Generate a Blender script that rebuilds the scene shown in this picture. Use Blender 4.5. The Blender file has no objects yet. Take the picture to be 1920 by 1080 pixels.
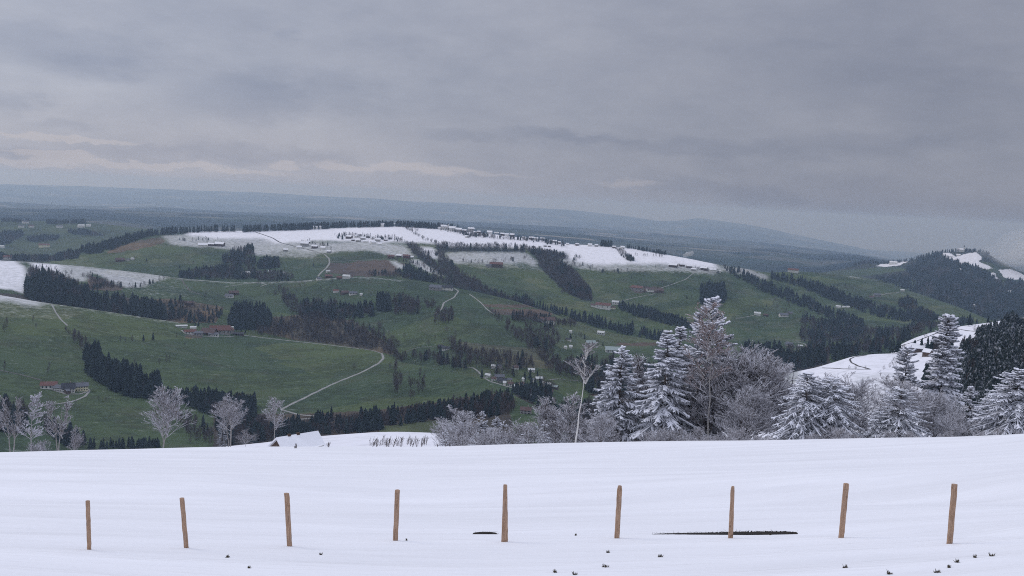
import bpy, math, random
import numpy as np
from mathutils import Vector, Matrix

# ------------------------------------------------------------------ camera
F = 1663.0                       # focal length in photo pixels (1920 wide)
PITCH = math.atan(168 / F); ROLL = math.radians(3.0)
scene = bpy.context.scene
COL = scene.collection
RM = (Matrix.Rotation(math.pi / 2 - PITCH, 3, 'X') @ Matrix.Rotation(ROLL, 3, 'Z'))
cam_d = bpy.data.cameras.new('camera'); cam = bpy.data.objects.new('camera', cam_d)
COL.objects.link(cam); scene.camera = cam
cam.matrix_world = RM.to_4x4()
cam_d.sensor_width = 36; cam_d.lens = F * 36 / 1920
cam_d.clip_start = 0.5; cam_d.clip_end = 200000
R = np.array(RM)

def ray(x, y):
    x = np.asarray(x, float); y = np.asarray(y, float)
    v = np.stack([(x - 960) / F, (540 - y) / F, -np.ones_like(x + y)], -1)
    return v @ R.T
def at(x, y, d):                 # real point seen at photo pixel (x,y), d metres away over ground
    v = ray(x, y); s = d / np.hypot(v[..., 0], v[..., 1])
    return v * np.asarray(s)[..., None]

rng = np.random.default_rng(7)

# ------------------------------------------------------------------ noise
_perm = np.random.default_rng(3).random((256, 256))
def vnoise(x, y):
    xi = np.floor(x).astype(int); yi = np.floor(y).astype(int)
    fx = x - xi; fy = y - yi; fx = fx * fx * (3 - 2 * fx); fy = fy * fy * (3 - 2 * fy)
    g = lambda a, b: _perm[a & 255, b & 255]
    return ((g(xi, yi) * (1 - fx) + g(xi + 1, yi) * fx) * (1 - fy) + (g(xi, yi + 1) * (1 - fx) + g(xi + 1, yi + 1) * fx) * fy) * 2 - 1
def fbm(x, y, o=4):
    s = 0; a = 1; t = 0
    for k in range(o):
        s = s + a * vnoise(x * 2 ** k + 17 * k, y * 2 ** k + 31 * k); t += a; a *= .5
    return s / t
def sstep(a, b, x):
    t = np.clip((x - a) / (b - a), 0, 1); return t * t * (3 - 2 * t)

# ------------------------------------------------------------------ materials
def nm(name):
    m = bpy.data.materials.new(name); m.use_nodes = True
    n = m.node_tree.nodes; return m, m.node_tree, n, m.node_tree.links, n['Principled BSDF']
def N(nt, typ, **kw):
    n = nt.nodes.new(typ)
    for k, v in kw.items():
        if k.startswith('i_'):
            key = k[2:]; n.inputs[int(key) if key.isdigit() else key].default_value = v
        else: setattr(n, k, v)
    return n
def ramp(nt, src, stops):
    r = nt.nodes.new('ShaderNodeValToRGB'); e = r.color_ramp.elements
    while len(e) < len(stops): e.new(.5)
    for k, (p, c) in enumerate(stops):
        e[k].position = p; e[k].color = (*c, 1) if len(c) == 3 else c
    nt.links.new(src, r.inputs[0]); return r
def mixc(nt, f, a, b, bt='MIX'):
    m = nt.nodes.new('ShaderNodeMix'); m.data_type = 'RGBA'; m.blend_type = bt
    for k, v in ((0, f), (6, a), (7, b)):
        if hasattr(v, 'links'): nt.links.new(v, m.inputs[k])
        else: m.inputs[k].default_value = v if not isinstance(v, tuple) else (*v[:3], 1)
    return m.outputs[2]
def math_(nt, op, a, b=None, c=None, clamp=False):
    m = nt.nodes.new('ShaderNodeMath'); m.operation = op; m.use_clamp = clamp
    for k, v in ((0, a), (1, b), (2, c)):
        if v is None: continue
        if hasattr(v, 'links'): nt.links.new(v, m.inputs[k])
        else: m.inputs[k].default_value = v
    return m.outputs[0]
def noise(nt, scale, detail=4, rough=.55, vec=None, dist=0):
    t = N(nt, 'ShaderNodeTexNoise'); t.inputs['Scale'].default_value = scale
    t.inputs['Detail'].default_value = detail; t.inputs['Roughness'].default_value = rough
    t.inputs['Distortion'].default_value = dist
    if vec is not None: nt.links.new(vec, t.inputs['Vector'])
    return t.outputs['Fac']
def flat_mat(name, col, var=.25, scale=2.0, rough=.8, spec=.2):
    m, nt, n, l, b = nm(name)
    geo = N(nt, 'ShaderNodeNewGeometry')
    f = noise(nt, scale, 5, .6, geo.outputs['Position'])
    lo = tuple(c * (1 - var) for c in col); hi = tuple(min(1, c * (1 + var)) for c in col)
    r = ramp(nt, f, [(.3, lo), (.7, hi)])
    l.new(r.outputs[0], b.inputs['Base Color']); b.inputs['Roughness'].default_value = rough
    b.inputs['Specular IOR Level'].default_value = spec
    return m

def land_mat():
    m, nt, n, l, b = nm('land_cover')
    cov = N(nt, 'ShaderNodeAttribute', attribute_name='cover'); sn = N(nt, 'ShaderNodeAttribute', attribute_name='snow')
    geo = N(nt, 'ShaderNodeNewGeometry'); P = geo.outputs['Position']
    n1 = noise(nt, .012, 5, .6, P); n2 = noise(nt, .11, 5, .65, P); n3 = noise(nt, .9, 3, .6, P)
    v = math_(nt, 'ADD', math_(nt, 'MULTIPLY', n1, .9), math_(nt, 'ADD', math_(nt, 'MULTIPLY', n2, .75), math_(nt, 'MULTIPLY', n3, .35)))
    r = ramp(nt, v, [(.6, (.62, .60, .60)), (1.0, (1.0, 1.0, 1.0)), (1.0, (1.35, 1.32, 1.25))])
    r.color_ramp.elements[1].position = .98
    c1 = mixc(nt, 1.0, cov.outputs['Color'], r.outputs[0], 'MULTIPLY')
    vf = N(nt, 'ShaderNodeTexVoronoi'); vf.inputs['Scale'].default_value = .0062; vf.inputs['Randomness'].default_value = .9
    wv = N(nt, 'ShaderNodeVectorMath', operation='ADD'); wn_ = N(nt, 'ShaderNodeTexNoise'); wn_.inputs['Scale'].default_value = .01; l.new(P, wn_.inputs['Vector']); ws_ = N(nt, 'ShaderNodeVectorMath', operation='SCALE'); ws_.inputs[3].default_value = 70; l.new(wn_.outputs['Color'], ws_.inputs[0]); l.new(P, wv.inputs[0]); l.new(ws_.outputs[0], wv.inputs[1]); l.new(wv.outputs[0], vf.inputs['Vector'])
    fs = N(nt, 'ShaderNodeSeparateColor'); l.new(vf.outputs['Color'], fs.inputs[0]); fr_ = ramp(nt, fs.outputs[0], [(.1, (.80, .86, .92)), (.5, (1.0, 1.0, .98)), (.9, (1.32, 1.20, 1.02))]); c1 = mixc(nt, 1.0, c1, fr_.outputs[0], 'MULTIPLY')
    # brownish worn patches
    f2 = ramp(nt, noise(nt, .02, 6, .7, P), [(.52, (0, 0, 0)), (.72, (1, 1, 1))])
    c2 = mixc(nt, math_(nt, 'MULTIPLY', f2.outputs[0], .5), c1, (.080, .078, .050))
    # snow cover: the attribute sets how much, the noise where it has melted through
    sv = math_(nt, 'ADD', sn.outputs['Fac'], math_(nt, 'MULTIPLY', math_(nt, 'SUBTRACT', math_(nt, 'ADD', math_(nt, 'MULTIPLY', n2, .7), math_(nt, 'MULTIPLY', noise(nt, .35, 4, .7, P), .5)), .6), 1.25))
    sm = ramp(nt, sv, [(.12, (0, 0, 0)), (.98, (1, 1, 1))])
    c3 = mixc(nt, sm.outputs[0], c2, (.80, .80, .86))
    l.new(c3, b.inputs['Base Color']); b.inputs['Roughness'].default_value = .95; b.inputs['Specular IOR Level'].default_value = .1
    return m
def far_mat():
    m, nt, n, l, b = nm('far_farmland')
    geo = N(nt, 'ShaderNodeNewGeometry'); P = geo.outputs['Position']
    vo = N(nt, 'ShaderNodeTexVoronoi'); vo.inputs['Scale'].default_value = .0022; l.new(P, vo.inputs['Vector'])
    sep = N(nt, 'ShaderNodeSeparateColor'); l.new(vo.outputs['Color'], sep.inputs[0])
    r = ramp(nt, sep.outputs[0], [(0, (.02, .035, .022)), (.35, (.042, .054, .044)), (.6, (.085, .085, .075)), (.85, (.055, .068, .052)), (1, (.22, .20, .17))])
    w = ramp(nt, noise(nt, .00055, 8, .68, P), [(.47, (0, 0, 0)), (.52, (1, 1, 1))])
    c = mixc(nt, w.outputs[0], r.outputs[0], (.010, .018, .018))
    # villages and farms as pale specks
    v2 = ramp(nt, noise(nt, .02, 2, .5, P), [(.70, (0, 0, 0)), (.74, (1, 1, 1))])
    v3 = ramp(nt, noise(nt, .0006, 3, .5, P), [(.5, (0, 0, 0)), (.6, (1, 1, 1))])
    c = mixc(nt, math_(nt, 'MULTIPLY', v2.outputs[0], v3.outputs[0]), c, (.5, .48, .46))
    l.new(c, b.inputs['Base Color']); b.inputs['Roughness'].default_value = 1; b.inputs['Specular IOR Level'].default_value = 0
    return m
def snow_mat(name, bump=.25, tint=(.86, .865, .91)):
    m, nt, n, l, b = nm(name)
    geo = N(nt, 'ShaderNodeNewGeometry'); P = geo.outputs['Position']
    mp = N(nt, 'ShaderNodeMapping'); mp.inputs['Scale'].default_value = (.25, 1.6, 1.0); mp.inputs['Rotation'].default_value = (0, 0, -.06)
    l.new(P, mp.inputs['Vector'])
    a = noise(nt, .35, 5, .55, mp.outputs[0]); c = noise(nt, 2.5, 4, .6, mp.outputs[0]); g = noise(nt, 9, 3, .6, P)
    s = math_(nt, 'ADD', math_(nt, 'MULTIPLY', a, .8), math_(nt, 'ADD', math_(nt, 'MULTIPLY', c, .10), math_(nt, 'MULTIPLY', g, .02)))
    bp = N(nt, 'ShaderNodeBump'); bp.inputs['Strength'].default_value = 1.0; bp.inputs['Distance'].default_value = bump
    l.new(s, bp.inputs['Height']); l.new(bp.outputs[0], b.inputs['Normal'])
    r = ramp(nt, a, [(.32, tuple(x * .90 for x in tint)), (.68, tint)])
    l.new(r.outputs[0], b.inputs['Base Color']); b.inputs['Roughness'].default_value = .75; b.inputs['Specular IOR Level'].default_value = .15
    return m
def tree_mat(name, col, col2, snow=0.0, sn_col=(.80, .81, .88), thr=.35, sc=1.0):
    """tint attribute varies each tree; snow lies on what faces up"""
    m, nt, n, l, b = nm(name)
    at_ = N(nt, 'ShaderNodeAttribute', attribute_name='tint'); geo = N(nt, 'ShaderNodeNewGeometry'); P = geo.outputs['Position']
    f = math_(nt, 'ADD', math_(nt, 'MULTIPLY', at_.outputs['Fac'], .6), math_(nt, 'MULTIPLY', noise(nt, .5 * sc, 4, .6, P), .5), clamp=True)
    c = mixc(nt, f, col, col2)
    if snow > 0:
        sx = N(nt, 'ShaderNodeSeparateXYZ'); l.new(geo.outputs['True Normal'], sx.inputs[0])
        up = math_(nt, 'ABSOLUTE', sx.outputs[2])
        k = math_(nt, 'ADD', up, math_(nt, 'MULTIPLY', noise(nt, 1.2 * sc, 3, .6, P), 1.2))
        r = ramp(nt, math_(nt, 'SUBTRACT', k, thr), [(.5, (0, 0, 0)), (.75, (1, 1, 1))])
        c = mixc(nt, math_(nt, 'MULTIPLY', r.outputs[0], snow), c, sn_col)
    l.new(c, b.inputs['Base Color']); b.inputs['Roughness'].default_value = .9; b.inputs['Specular IOR Level'].default_value = .1
    return m
def wood_mat():
    m, nt, n, l, b = nm('sawn_larch_wood')
    tc = N(nt, 'ShaderNodeTexCoord'); oi = N(nt, 'ShaderNodeObjectInfo')
    va = N(nt, 'ShaderNodeVectorMath', operation='ADD'); l.new(tc.outputs['Object'], va.inputs[0])
    vm = N(nt, 'ShaderNodeVectorMath', operation='SCALE'); vm.inputs[3].default_value = 9; 
    cx = N(nt, 'ShaderNodeCombineXYZ'); l.new(oi.outputs['Random'], cx.inputs[0]); l.new(oi.outputs['Random'], cx.inputs[2]); l.new(cx.outputs[0], vm.inputs[0]); l.new(vm.outputs[0], va.inputs[1])
    mp = N(nt, 'ShaderNodeMapping'); mp.inputs['Scale'].default_value = (1, 1, .10); l.new(va.outputs[0], mp.inputs['Vector'])
    g = noise(nt, 45, 6, .65, mp.outputs[0], .6)
    r = ramp(nt, g, [(.25, (.20, .115, .070)), (.5, (.40, .26, .175)), (.75, (.54, .37, .26))])
    mk = N(nt, 'ShaderNodeMapping'); mk.inputs['Scale'].default_value = (6, 6, 4.5); l.new(va.outputs[0], mk.inputs['Vector'])
    kn = ramp(nt, noise(nt, 1.6, 2, .5, mk.outputs[0]), [(.66, (0, 0, 0)), (.74, (1, 1, 1))])
    c = mixc(nt, math_(nt, 'MULTIPLY', kn.outputs[0], .75), r.outputs[0], (.06, .03, .02))
    w = ramp(nt, noise(nt, 5, 4, .6, va.outputs[0]), [(.4, (0, 0, 0)), (.75, (1, 1, 1))])
    c = mixc(nt, math_(nt, 'MULTIPLY', w.outputs[0], .35), c, (.26, .20, .17))
    l.new(c, b.inputs['Base Color']); b.inputs['Roughness'].default_value = .8; b.inputs['Specular IOR Level'].default_value = .2
    bp = N(nt, 'ShaderNodeBump'); bp.inputs['Distance'].default_value = .006; l.new(g, bp.inputs['Height']); l.new(bp.outputs[0], b.inputs['Normal'])
    return m
def roof_mat(name, col):
    m, nt, n, l, b = nm(name)
    tc = N(nt, 'ShaderNodeTexCoord')
    wv = N(nt, 'ShaderNodeTexWave', bands_direction='Z'); wv.inputs['Scale'].default_value = 1.6; wv.inputs['Distortion'].default_value = .4
    l.new(tc.outputs['Object'], wv.inputs['Vector'])
    f = noise(nt, 1.1, 5, .7, tc.outputs['Object'])
    r = ramp(nt, f, [(.3, tuple(c * .6 for c in col)), (.55, col), (.8, tuple(min(1, c * 1.3 + .02) for c in col))])
    c = mixc(nt, .35, r.outputs[0], wv.outputs['Color'], 'MULTIPLY')
    l.new(c, b.inputs['Base Color']); b.inputs['Roughness'].default_value = .8
    return m

M = {}
M['land'] = land_mat(); M['far'] = far_mat(); M['snow'] = snow_mat('meadow_snow', .5); M['snow2'] = snow_mat('roof_snow', .08)
M['wood'] = wood_mat()
M['needle'] = tree_mat('spruce_needles', (.020, .028, .026), (.055, .070, .060), snow=.6, thr=.30, sn_col=(.55, .57, .62), sc=4)
M['snowload'] = flat_mat('tree_snow', (.80, .81, .88), .08, 3)
M['frost'] = flat_mat('frosted_twig', (.66, .66, .71), .2, 2)
M['bark'] = tree_mat('tree_bark', (.055, .045, .040), (.12, .10, .09), snow=.5, thr=.55, sc=2)
M['palebark'] = tree_mat('pale_bark', (.20, .19, .18), (.40, .38, .36), snow=.4, thr=.5, sc=2)
M['twig'] = tree_mat('bare_twigs', (.085, .072, .070), (.19, .165, .16), snow=.35, thr=.5, sc=3)
M['brtwig'] = tree_mat('larch_twigs', (.15, .11, .095), (.30, .22, .20), snow=.25, thr=.6, sc=3)
M['fspruce'] = tree_mat('forest_needles', (.013, .024, .028), (.040, .056, .050))
M['birchbark'] = tree_mat('birch_bark', (.45, .44, .42), (.70, .68, .65), sc=2)
M['fspruce_snow'] = tree_mat('dusted_forest_needles', (.014, .024, .026), (.032, .046, .042), snow=.7, thr=.36, sn_col=(.5, .52, .58), sc=.8)
M['fbare'] = tree_mat('bare_forest_twigs', (.055, .047, .047), (.125, .104, .098))
M['wall_white'] = flat_mat('lime_plaster', (.68, .67, .64), .12, .8)
M['wall_cream'] = flat_mat('cream_plaster', (.70, .66, .46), .12, .8)
M['wall_brown'] = flat_mat('boarded_wall', (.10, .070, .055), .4, 3)
M['wall_grey'] = flat_mat('grey_render', (.30, .29, .28), .2, 1)
M['roof_red'] = roof_mat('red_tiles', (.165, .068, .055)); M['roof_brown'] = roof_mat('brown_tiles', (.11, .065, .06))
M['roof_grey'] = roof_mat('grey_slates', (.13, .14, .17)); M['roof_dark'] = roof_mat('dark_tiles', (.035, .04, .055)); M['roof_teal'] = roof_mat('pale_sheet_roof', (.38, .46, .46))
M['roof_white'] = roof_mat('whitish_sheet_roof', (.7, .72, .72))
M['glass'] = flat_mat('dark_panes', (.03, .035, .045), .3, 1, .2, .5)
M['doorw'] = flat_mat('door_boards', (.07, .045, .03), .3, 3)
M['road'] = flat_mat('gravel_road', (.25, .25, .24), .25, .3)
M['track'] = flat_mat('wet_track', (.09, .085, .08), .3, .3)
M['soil'] = flat_mat('dark_soil', (.020, .017, .016), .5, 9)
M['grass'] = flat_mat('dead_grass', (.09, .075, .05), .5, 20)
M['stone'] = flat_mat('chimney_brick', (.25, .2, .18), .3, 3)

# ------------------------------------------------------------------ mesh building
def build(name, chunks, mats, parent=None, smooth=False, attrs=None, link=True, midx=None):
    """chunks: list of (verts (n,3), faces (m,k)); one mesh object"""
    vs = []; loops = []; sizes = []; off = 0; mi = []
    for q, ch in enumerate(chunks):
        v, f = np.asarray(ch[0], float).reshape(-1, 3), np.asarray(ch[1], int)
        if len(f) == 0: continue
        vs.append(v); loops.append((f + off).ravel()); sizes.append(np.full(len(f), f.shape[1])); off += len(v)
        mi.append(np.full(len(f), ch[2] if len(ch) > 2 else 0))
    V = np.concatenate(vs); L = np.concatenate(loops); S = np.concatenate(sizes)
    me = bpy.data.meshes.new(name); me.vertices.add(len(V)); me.vertices.foreach_set('co', V.astype(np.float32).ravel())
    me.loops.add(len(L)); me.loops.foreach_set('vertex_index', L.astype(np.int32))
    me.polygons.add(len(S)); st = np.concatenate([[0], np.cumsum(S)[:-1]])
    me.polygons.foreach_set('loop_start', st.astype(np.int32))
    me.polygons.foreach_set('loop_total', S.astype(np.int32))
    me.polygons.foreach_set('use_smooth', np.full(len(S), smooth))
    if isinstance(mats, (list, tuple)):
        for mm in mats: me.materials.append(mm)
        me.polygons.foreach_set('material_index', np.concatenate(mi).astype(np.int32))
    else: me.materials.append(mats)
    for k, a in (attrs or {}).items():
        a = np.asarray(a, np.float32)
        if a.ndim == 2:
            at_ = me.attributes.new(k, 'FLOAT_COLOR', 'POINT'); at_.data.foreach_set('color', np.concatenate([a, np.ones((len(a), 1), np.float32)], 1).ravel())
        else:
            at_ = me.attributes.new(k, 'FLOAT', 'POINT'); at_.data.foreach_set('value', a)
    me.update(calc_edges=True); me.validate()
    o = bpy.data.objects.new(name, me)
    if link: COL.objects.link(o)
    if parent: o.parent = parent
    return o
def tag(o, label=None, cat=None, group=None, kind=None):
    if label: o['label'] = label
    if cat: o['category'] = cat
    if group: o['group'] = group
    if kind: o['kind'] = kind
    return o
def empty(name, loc, rz=0, **kw):
    o = bpy.data.objects.new(name, None); COL.objects.link(o); o.location = [float(v) for v in loc]
    o.rotation_euler = (0, 0, rz); o.empty_display_size = .1
    return tag(o, **kw)
def tubes(P0, P1, a0, a1, k=3, flat=1.0, off=0.0, cap=False):
    P0 = np.asarray(P0, float).reshape(-1, 3); P1 = np.asarray(P1, float).reshape(-1, 3); n = len(P0)
    a0 = np.broadcast_to(a0, (n,)).astype(float); a1 = np.broadcast_to(a1, (n,)).astype(float)
    D = P1 - P0; T = D / np.maximum(np.linalg.norm(D, axis=1, keepdims=True), 1e-6)
    S = np.cross(T, [0, 0, 1.0]); ln = np.linalg.norm(S, axis=1, keepdims=True)
    S = np.where(ln > .05, S / np.maximum(ln, 1e-6), np.array([1.0, 0, 0])); U = np.cross(S, T)
    U /= np.maximum(np.linalg.norm(U, axis=1, keepdims=True), 1e-6)
    ang = np.pi / 2 + 2 * np.pi * np.arange(k) / k
    ring = np.cos(ang)[None, :, None] * S[:, None] + flat * np.sin(ang)[None, :, None] * U[:, None]
    o = np.array([0, 0, 1.0]) * np.broadcast_to(off, (n,))[:, None]
    A = (P0 + o)[:, None] + ring * a0[:, None, None]; B = (P1 + o)[:, None] + ring * a1[:, None, None]
    V = np.concatenate([A, B], 1).reshape(-1, 3)
    j = np.arange(k); j2 = (j + 1) % k
    f = np.stack([j, j2, j2 + k, j + k], 1)
    Fq = (f[None] + (np.arange(n) * 2 * k)[:, None, None]).reshape(-1, 4)
    return V, Fq
def box(c, s, rz=0):
    x, y, z = s[0] / 2, s[1] / 2, s[2] / 2
    v = np.array([(i, j, k) for i in (-x, x) for j in (-y, y) for k in (-z, z)], float)
    if rz:
        ca, sa = math.cos(rz), math.sin(rz); v = v @ np.array([[ca, sa, 0], [-sa, ca, 0], [0, 0, 1]])
    return v + np.array(c), [(0, 1, 3, 2), (4, 6, 7, 5), (0, 4, 5, 1), (2, 3, 7, 6), (0, 2, 6, 4), (1, 5, 7, 3)]
# ------------------------------------------------------------------ terrain: ridges from near to far, one continuous sheet
def curve(pts, xs, blur=0):
    p = np.array(pts, float); y = np.interp(xs, p[:, 0], p[:, 1])
    return y
xs = np.concatenate([np.linspace(-2400, -60, 60), np.arange(-40, 1961, 1.5), np.linspace(1985, 4300, 60)])
NX = len(xs)
def smooth(v, sig):               # smooth along true pixel x
    fine = np.arange(-2600, 4501, 2.0); w = np.interp(fine, xs, v)
    k = np.exp(-.5 * (np.arange(-30, 31) * 2 / sig) ** 2); k /= k.sum()
    return np.interp(xs, fine, np.convolve(np.pad(w, 30, 'edge'), k, 'valid'))
# name, crest (px), crest distance, bottom distance, rows, crest sharpness, crest smoothing
LAY = [
 ('snow_field', [(-2400, 800), (-400, 853), (0, 846.5), (200, 843), (400, 838.5), (640, 837), (760, 838), (870, 836), (960, 833), (1200, 828), (1400, 826), (1650, 821), (1800, 818), (1920, 813), (2300, 790), (4300, 700)],
  [(0, 75)], [(0, 12.4)], 120, None, 30),
 ('knoll', [(-2400, 1000), (300, 870), (380, 841), (440, 835), (500, 829), (540, 823.5), (600, 818), (660, 813), (700, 810.5), (750, 809.5), (790, 811), (832, 813), (842, 819), (858, 828), (872, 838), (900, 850), (4300, 900)],
  [(0, 300), (400, 330), (870, 330), (1200, 220), (1920, 190)], [(0, 130)], 40, 3, 6),
 ('hill', [(-2400, 500), (-300, 530), (0, 553), (70, 565), (150, 577), (250, 592), (330, 604), (400, 617), (470, 629), (560, 639), (640, 648), (700, 658), (730, 668), (745, 678), (820, 691), (880, 706), (930, 722), (955, 737), (1000, 760), (1050, 800), (1100, 850), (1300, 860), (1350, 790), (1400, 740), (1440, 714), (1470, 702), (1530, 689), (1600, 668), (1640, 663.5), (1700, 662), (1760, 655), (1800, 650), (1840, 645), (1920, 640), (2300, 600), (4300, 500)],
  [(0, 1300), (600, 1250), (800, 950), (950, 700), (1150, 480), (1400, 560), (1600, 600), (1920, 640)],
  [(0, 580), (850, 580), (1000, 420), (1150, 330), (1450, 260), (1920, 240)], 230, 3, 5),
 ('hill', [(-2400, 1000), (1600, 900), (1640, 700), (1672, 660), (1690, 645), (1720, 632), (1745, 624), (1800, 612), (1850, 606), (1900, 598), (1960, 592), (2300, 570), (4300, 500)],
  [(0, 1350), (600, 1300), (800, 1000), (950, 760), (1150, 540), (1450, 700), (1650, 900), (1920, 950)],
  [(0, 1325), (600, 1275), (800, 975), (950, 735), (1150, 515), (1450, 640), (1650, 700), (1920, 720)], 60, 3, 5),
 ('hill', [(-2400, 450), (-300, 480), (0, 488), (40, 490), (60, 491), (150, 499), (250, 510), (310, 518), (340, 522), (420, 528), (480, 529), (560, 527), (620, 522), (660, 519.5), (700, 520), (760, 526), (820, 533), (860, 541), (900, 549), (960, 563), (1040, 589), (1080, 604), (1155, 626), (1247, 641), (1300, 646), (1400, 654), (1440, 658), (1500, 660), (1600, 647), (1700, 627), (1780, 615), (1850, 610), (1920, 608), (4300, 600)],
  [(0, 1900), (700, 1800), (1000, 1650), (1250, 1500), (1450, 1300), (1650, 1250), (1920, 1250)],
  [(0, 1420), (600, 1380), (800, 1080), (950, 850), (1150, 620), (1450, 800), (1650, 980), (1920, 1030)], 200, 3, 6),
 ('mountain_ridge', [(-2400, 520), (0, 484), (60, 487), (110, 482), (160, 470), (200, 460), (260, 443), (300, 438), (360, 434.5), (440, 432), (480, 433), (540, 431), (600, 428.5), (660, 426), (700, 425), (750, 424), (770, 425), (820, 429), (850, 431), (900, 437), (960, 443), (1000, 449), (1060, 458), (1130, 461), (1180, 465), (1230, 474), (1300, 487), (1350, 497), (1400, 505), (1440, 512), (1470, 510), (1500, 509), (1560, 513), (1610, 520), (1660, 532), (1700, 544), (1760, 563), (1800, 577), (1850, 598), (1900, 615), (2000, 640), (4300, 900)],
  [(0, 2600), (700, 2700), (1060, 2600), (1350, 2500), (1600, 2900), (1920, 2900)],
  [(0, 2050), (1000, 1800), (1250, 1700), (1500, 1600), (1920, 1700)], 190, 2.5, 7),
 ('mountain_ridge', [(-2400, 400), (0, 413), (80, 414), (150, 416), (230, 424), (290, 431), (350, 440), (500, 470), (1400, 530), (1500, 517), (1560, 508), (1600, 499), (1620, 493), (1660, 494), (1700, 490), (1725, 484), (1745, 477), (1770, 473), (1800, 471), (1835, 471), (1855, 478), (1885, 496), (1920, 512), (2000, 525), (2400, 480), (4300, 450)],
  [(0, 4300), (500, 4300), (1500, 4600), (1920, 4800)], [(0, 3200)], 110, 2.5, 6),
 ('lowland', [(-2400, 370), (0, 389), (200, 393), (480, 403), (600, 409), (800, 420), (960, 428), (1100, 440), (1250, 455), (1440, 467), (1520, 476), (1600, 477), (1640, 484), (1700, 494), (1920, 530), (4300, 600)],
  [(0, 9000)], [(0, 5500)], 50, 2, 6),
 ('lowland', [(-2400, 360), (0, 378), (150, 386), (300, 388), (450, 397), (600, 401), (900, 417), (1100, 428), (1250, 438), (1400, 452), (1560, 470), (1700, 490), (4300, 560)],
  [(0, 14000)], [(0, 10500)], 40, 2, 10),
 ('far_mountain_ridge', [(-2400, 330), (0, 345), (60, 346), (150, 349), (250, 353), (380, 357), (480, 360), (600, 368), (700, 372), (760, 377), (850, 381), (960, 388), (1060, 393), (1110, 398), (1180, 406), (1240, 415), (1275, 414), (1310, 409), (1340, 413), (1400, 421), (1440, 429), (1500, 442), (1600, 462), (1700, 486), (1920, 520), (4300, 560)],
  [(0, 28000)], [(0, 19000)], 50, 2, 4),
]
runmin = np.full(NX, 1e9); G = []          # per layer dict(x rows) grids
prev_last = None
for li, (name, cr, dc, db, rows, p, sig) in enumerate(LAY):
    yc = smooth(curve(cr, xs), sig); dC = smooth(curve(dc, xs), 25); dB = smooth(curve(db, xs), 25)
    if li == 0: yb = np.full(NX, 1150.0); yv = yc
    else:
        yv = np.minimum(yc, runmin + 6)
        yb = runmin + (25 if li < 7 else 8)
    t = np.linspace(0, 1, rows)[:, None]
    y = yb + (yv - yb) * t
    if li == 0: d = 12.4 + 8.5 * t + (dC - 20.9) * t ** 3.2 + 0 * y
    else: d = dB + (dC - dB) * (.62 * t + .38 * t ** p)
    P = at(np.broadcast_to(xs, y.shape), y, d)
    fade = np.sin(np.pi * np.clip(t * .96, 0, 1)) ** .5
    if li == 0:
        yy = y; X0_ = np.broadcast_to(xs, y.shape) * 1.0
        z = -.14 * np.exp(-((yy - 990 - .006 * (X0_ - 960)) / 8) ** 2) + .02 * np.exp(-((yy - 1008) / 10) ** 2)
        z += .30 * np.exp(-((yy - 900) / 20) ** 2) - .30 * np.exp(-((yy - 932) / 12) ** 2)
        z += fbm(P[..., 0] * .035, P[..., 1] * .11, 3) * fade * (.02 + .42 * sstep(.52, .75, t))
        P[..., 2] += z
    else:
        sc = 1 / (.06 * dC)
        P[..., 2] += d * .0016 * fbm(P[..., 0] * sc, P[..., 1] * sc, 4) * fade
    G.append(dict(name=name, y=y, P=P, yb=yb, yc=yv, lim=runmin.copy(), rows=rows))
    runmin = np.minimum(runmin, yv)

def bil(A, fr, fc):
    r0 = np.clip(np.floor(fr).astype(int), 0, A.shape[0] - 2); c0 = np.clip(np.floor(fc).astype(int), 0, A.shape[1] - 2)
    a = np.clip(fr - r0, 0, 1)[..., None]; b = np.clip(fc - c0, 0, 1)[..., None]
    return (A[r0, c0] * (1 - a) + A[r0 + 1, c0] * a) * (1 - b) + (A[r0, c0 + 1] * (1 - a) + A[r0 + 1, c0 + 1] * a) * b
def loc(x, y):
    """terrain point seen at photo pixel; returns points, layer index"""
    x = np.atleast_1d(np.asarray(x, float)); y = np.atleast_1d(np.asarray(y, float))
    fc = np.interp(x, xs, np.arange(NX)); out = np.zeros((len(x), 3)); lay = np.full(len(x), -1)
    for li, g in enumerate(G):
        yc = np.interp(x, xs, g['yc']); yb = np.interp(x, xs, g['yb'])
        ok = (lay < 0) & (y >= yc)
        if not ok.any(): continue
        fr = np.clip((yb - y) / (yb - yc), 0, 1) * (g['rows'] - 1)
        out[ok] = bil(g['P'], fr[ok], fc[ok]); lay[ok] = li
    bad = lay < 0
    if bad.any():                 # above the last skyline at this column
        g = G[5]; out[bad] = bil(g['P'], np.full(bad.sum(), g['rows'] - 1.0), fc[bad]); lay[bad] = 5
    return out, lay
def loc1(x, y): return loc(x, y)[0][0]
def ground(x, d):
    """ground height d metres away in the direction of pixel column x (also where hidden)"""
    c = int(round(np.interp(x, xs, np.arange(NX)))); D = []; Z = []
    for g in G:
        D += list(np.hypot(g['P'][:, c, 0], g['P'][:, c, 1])); Z += list(g['P'][:, c, 2])
    return float(np.interp(d, D, Z))

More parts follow.
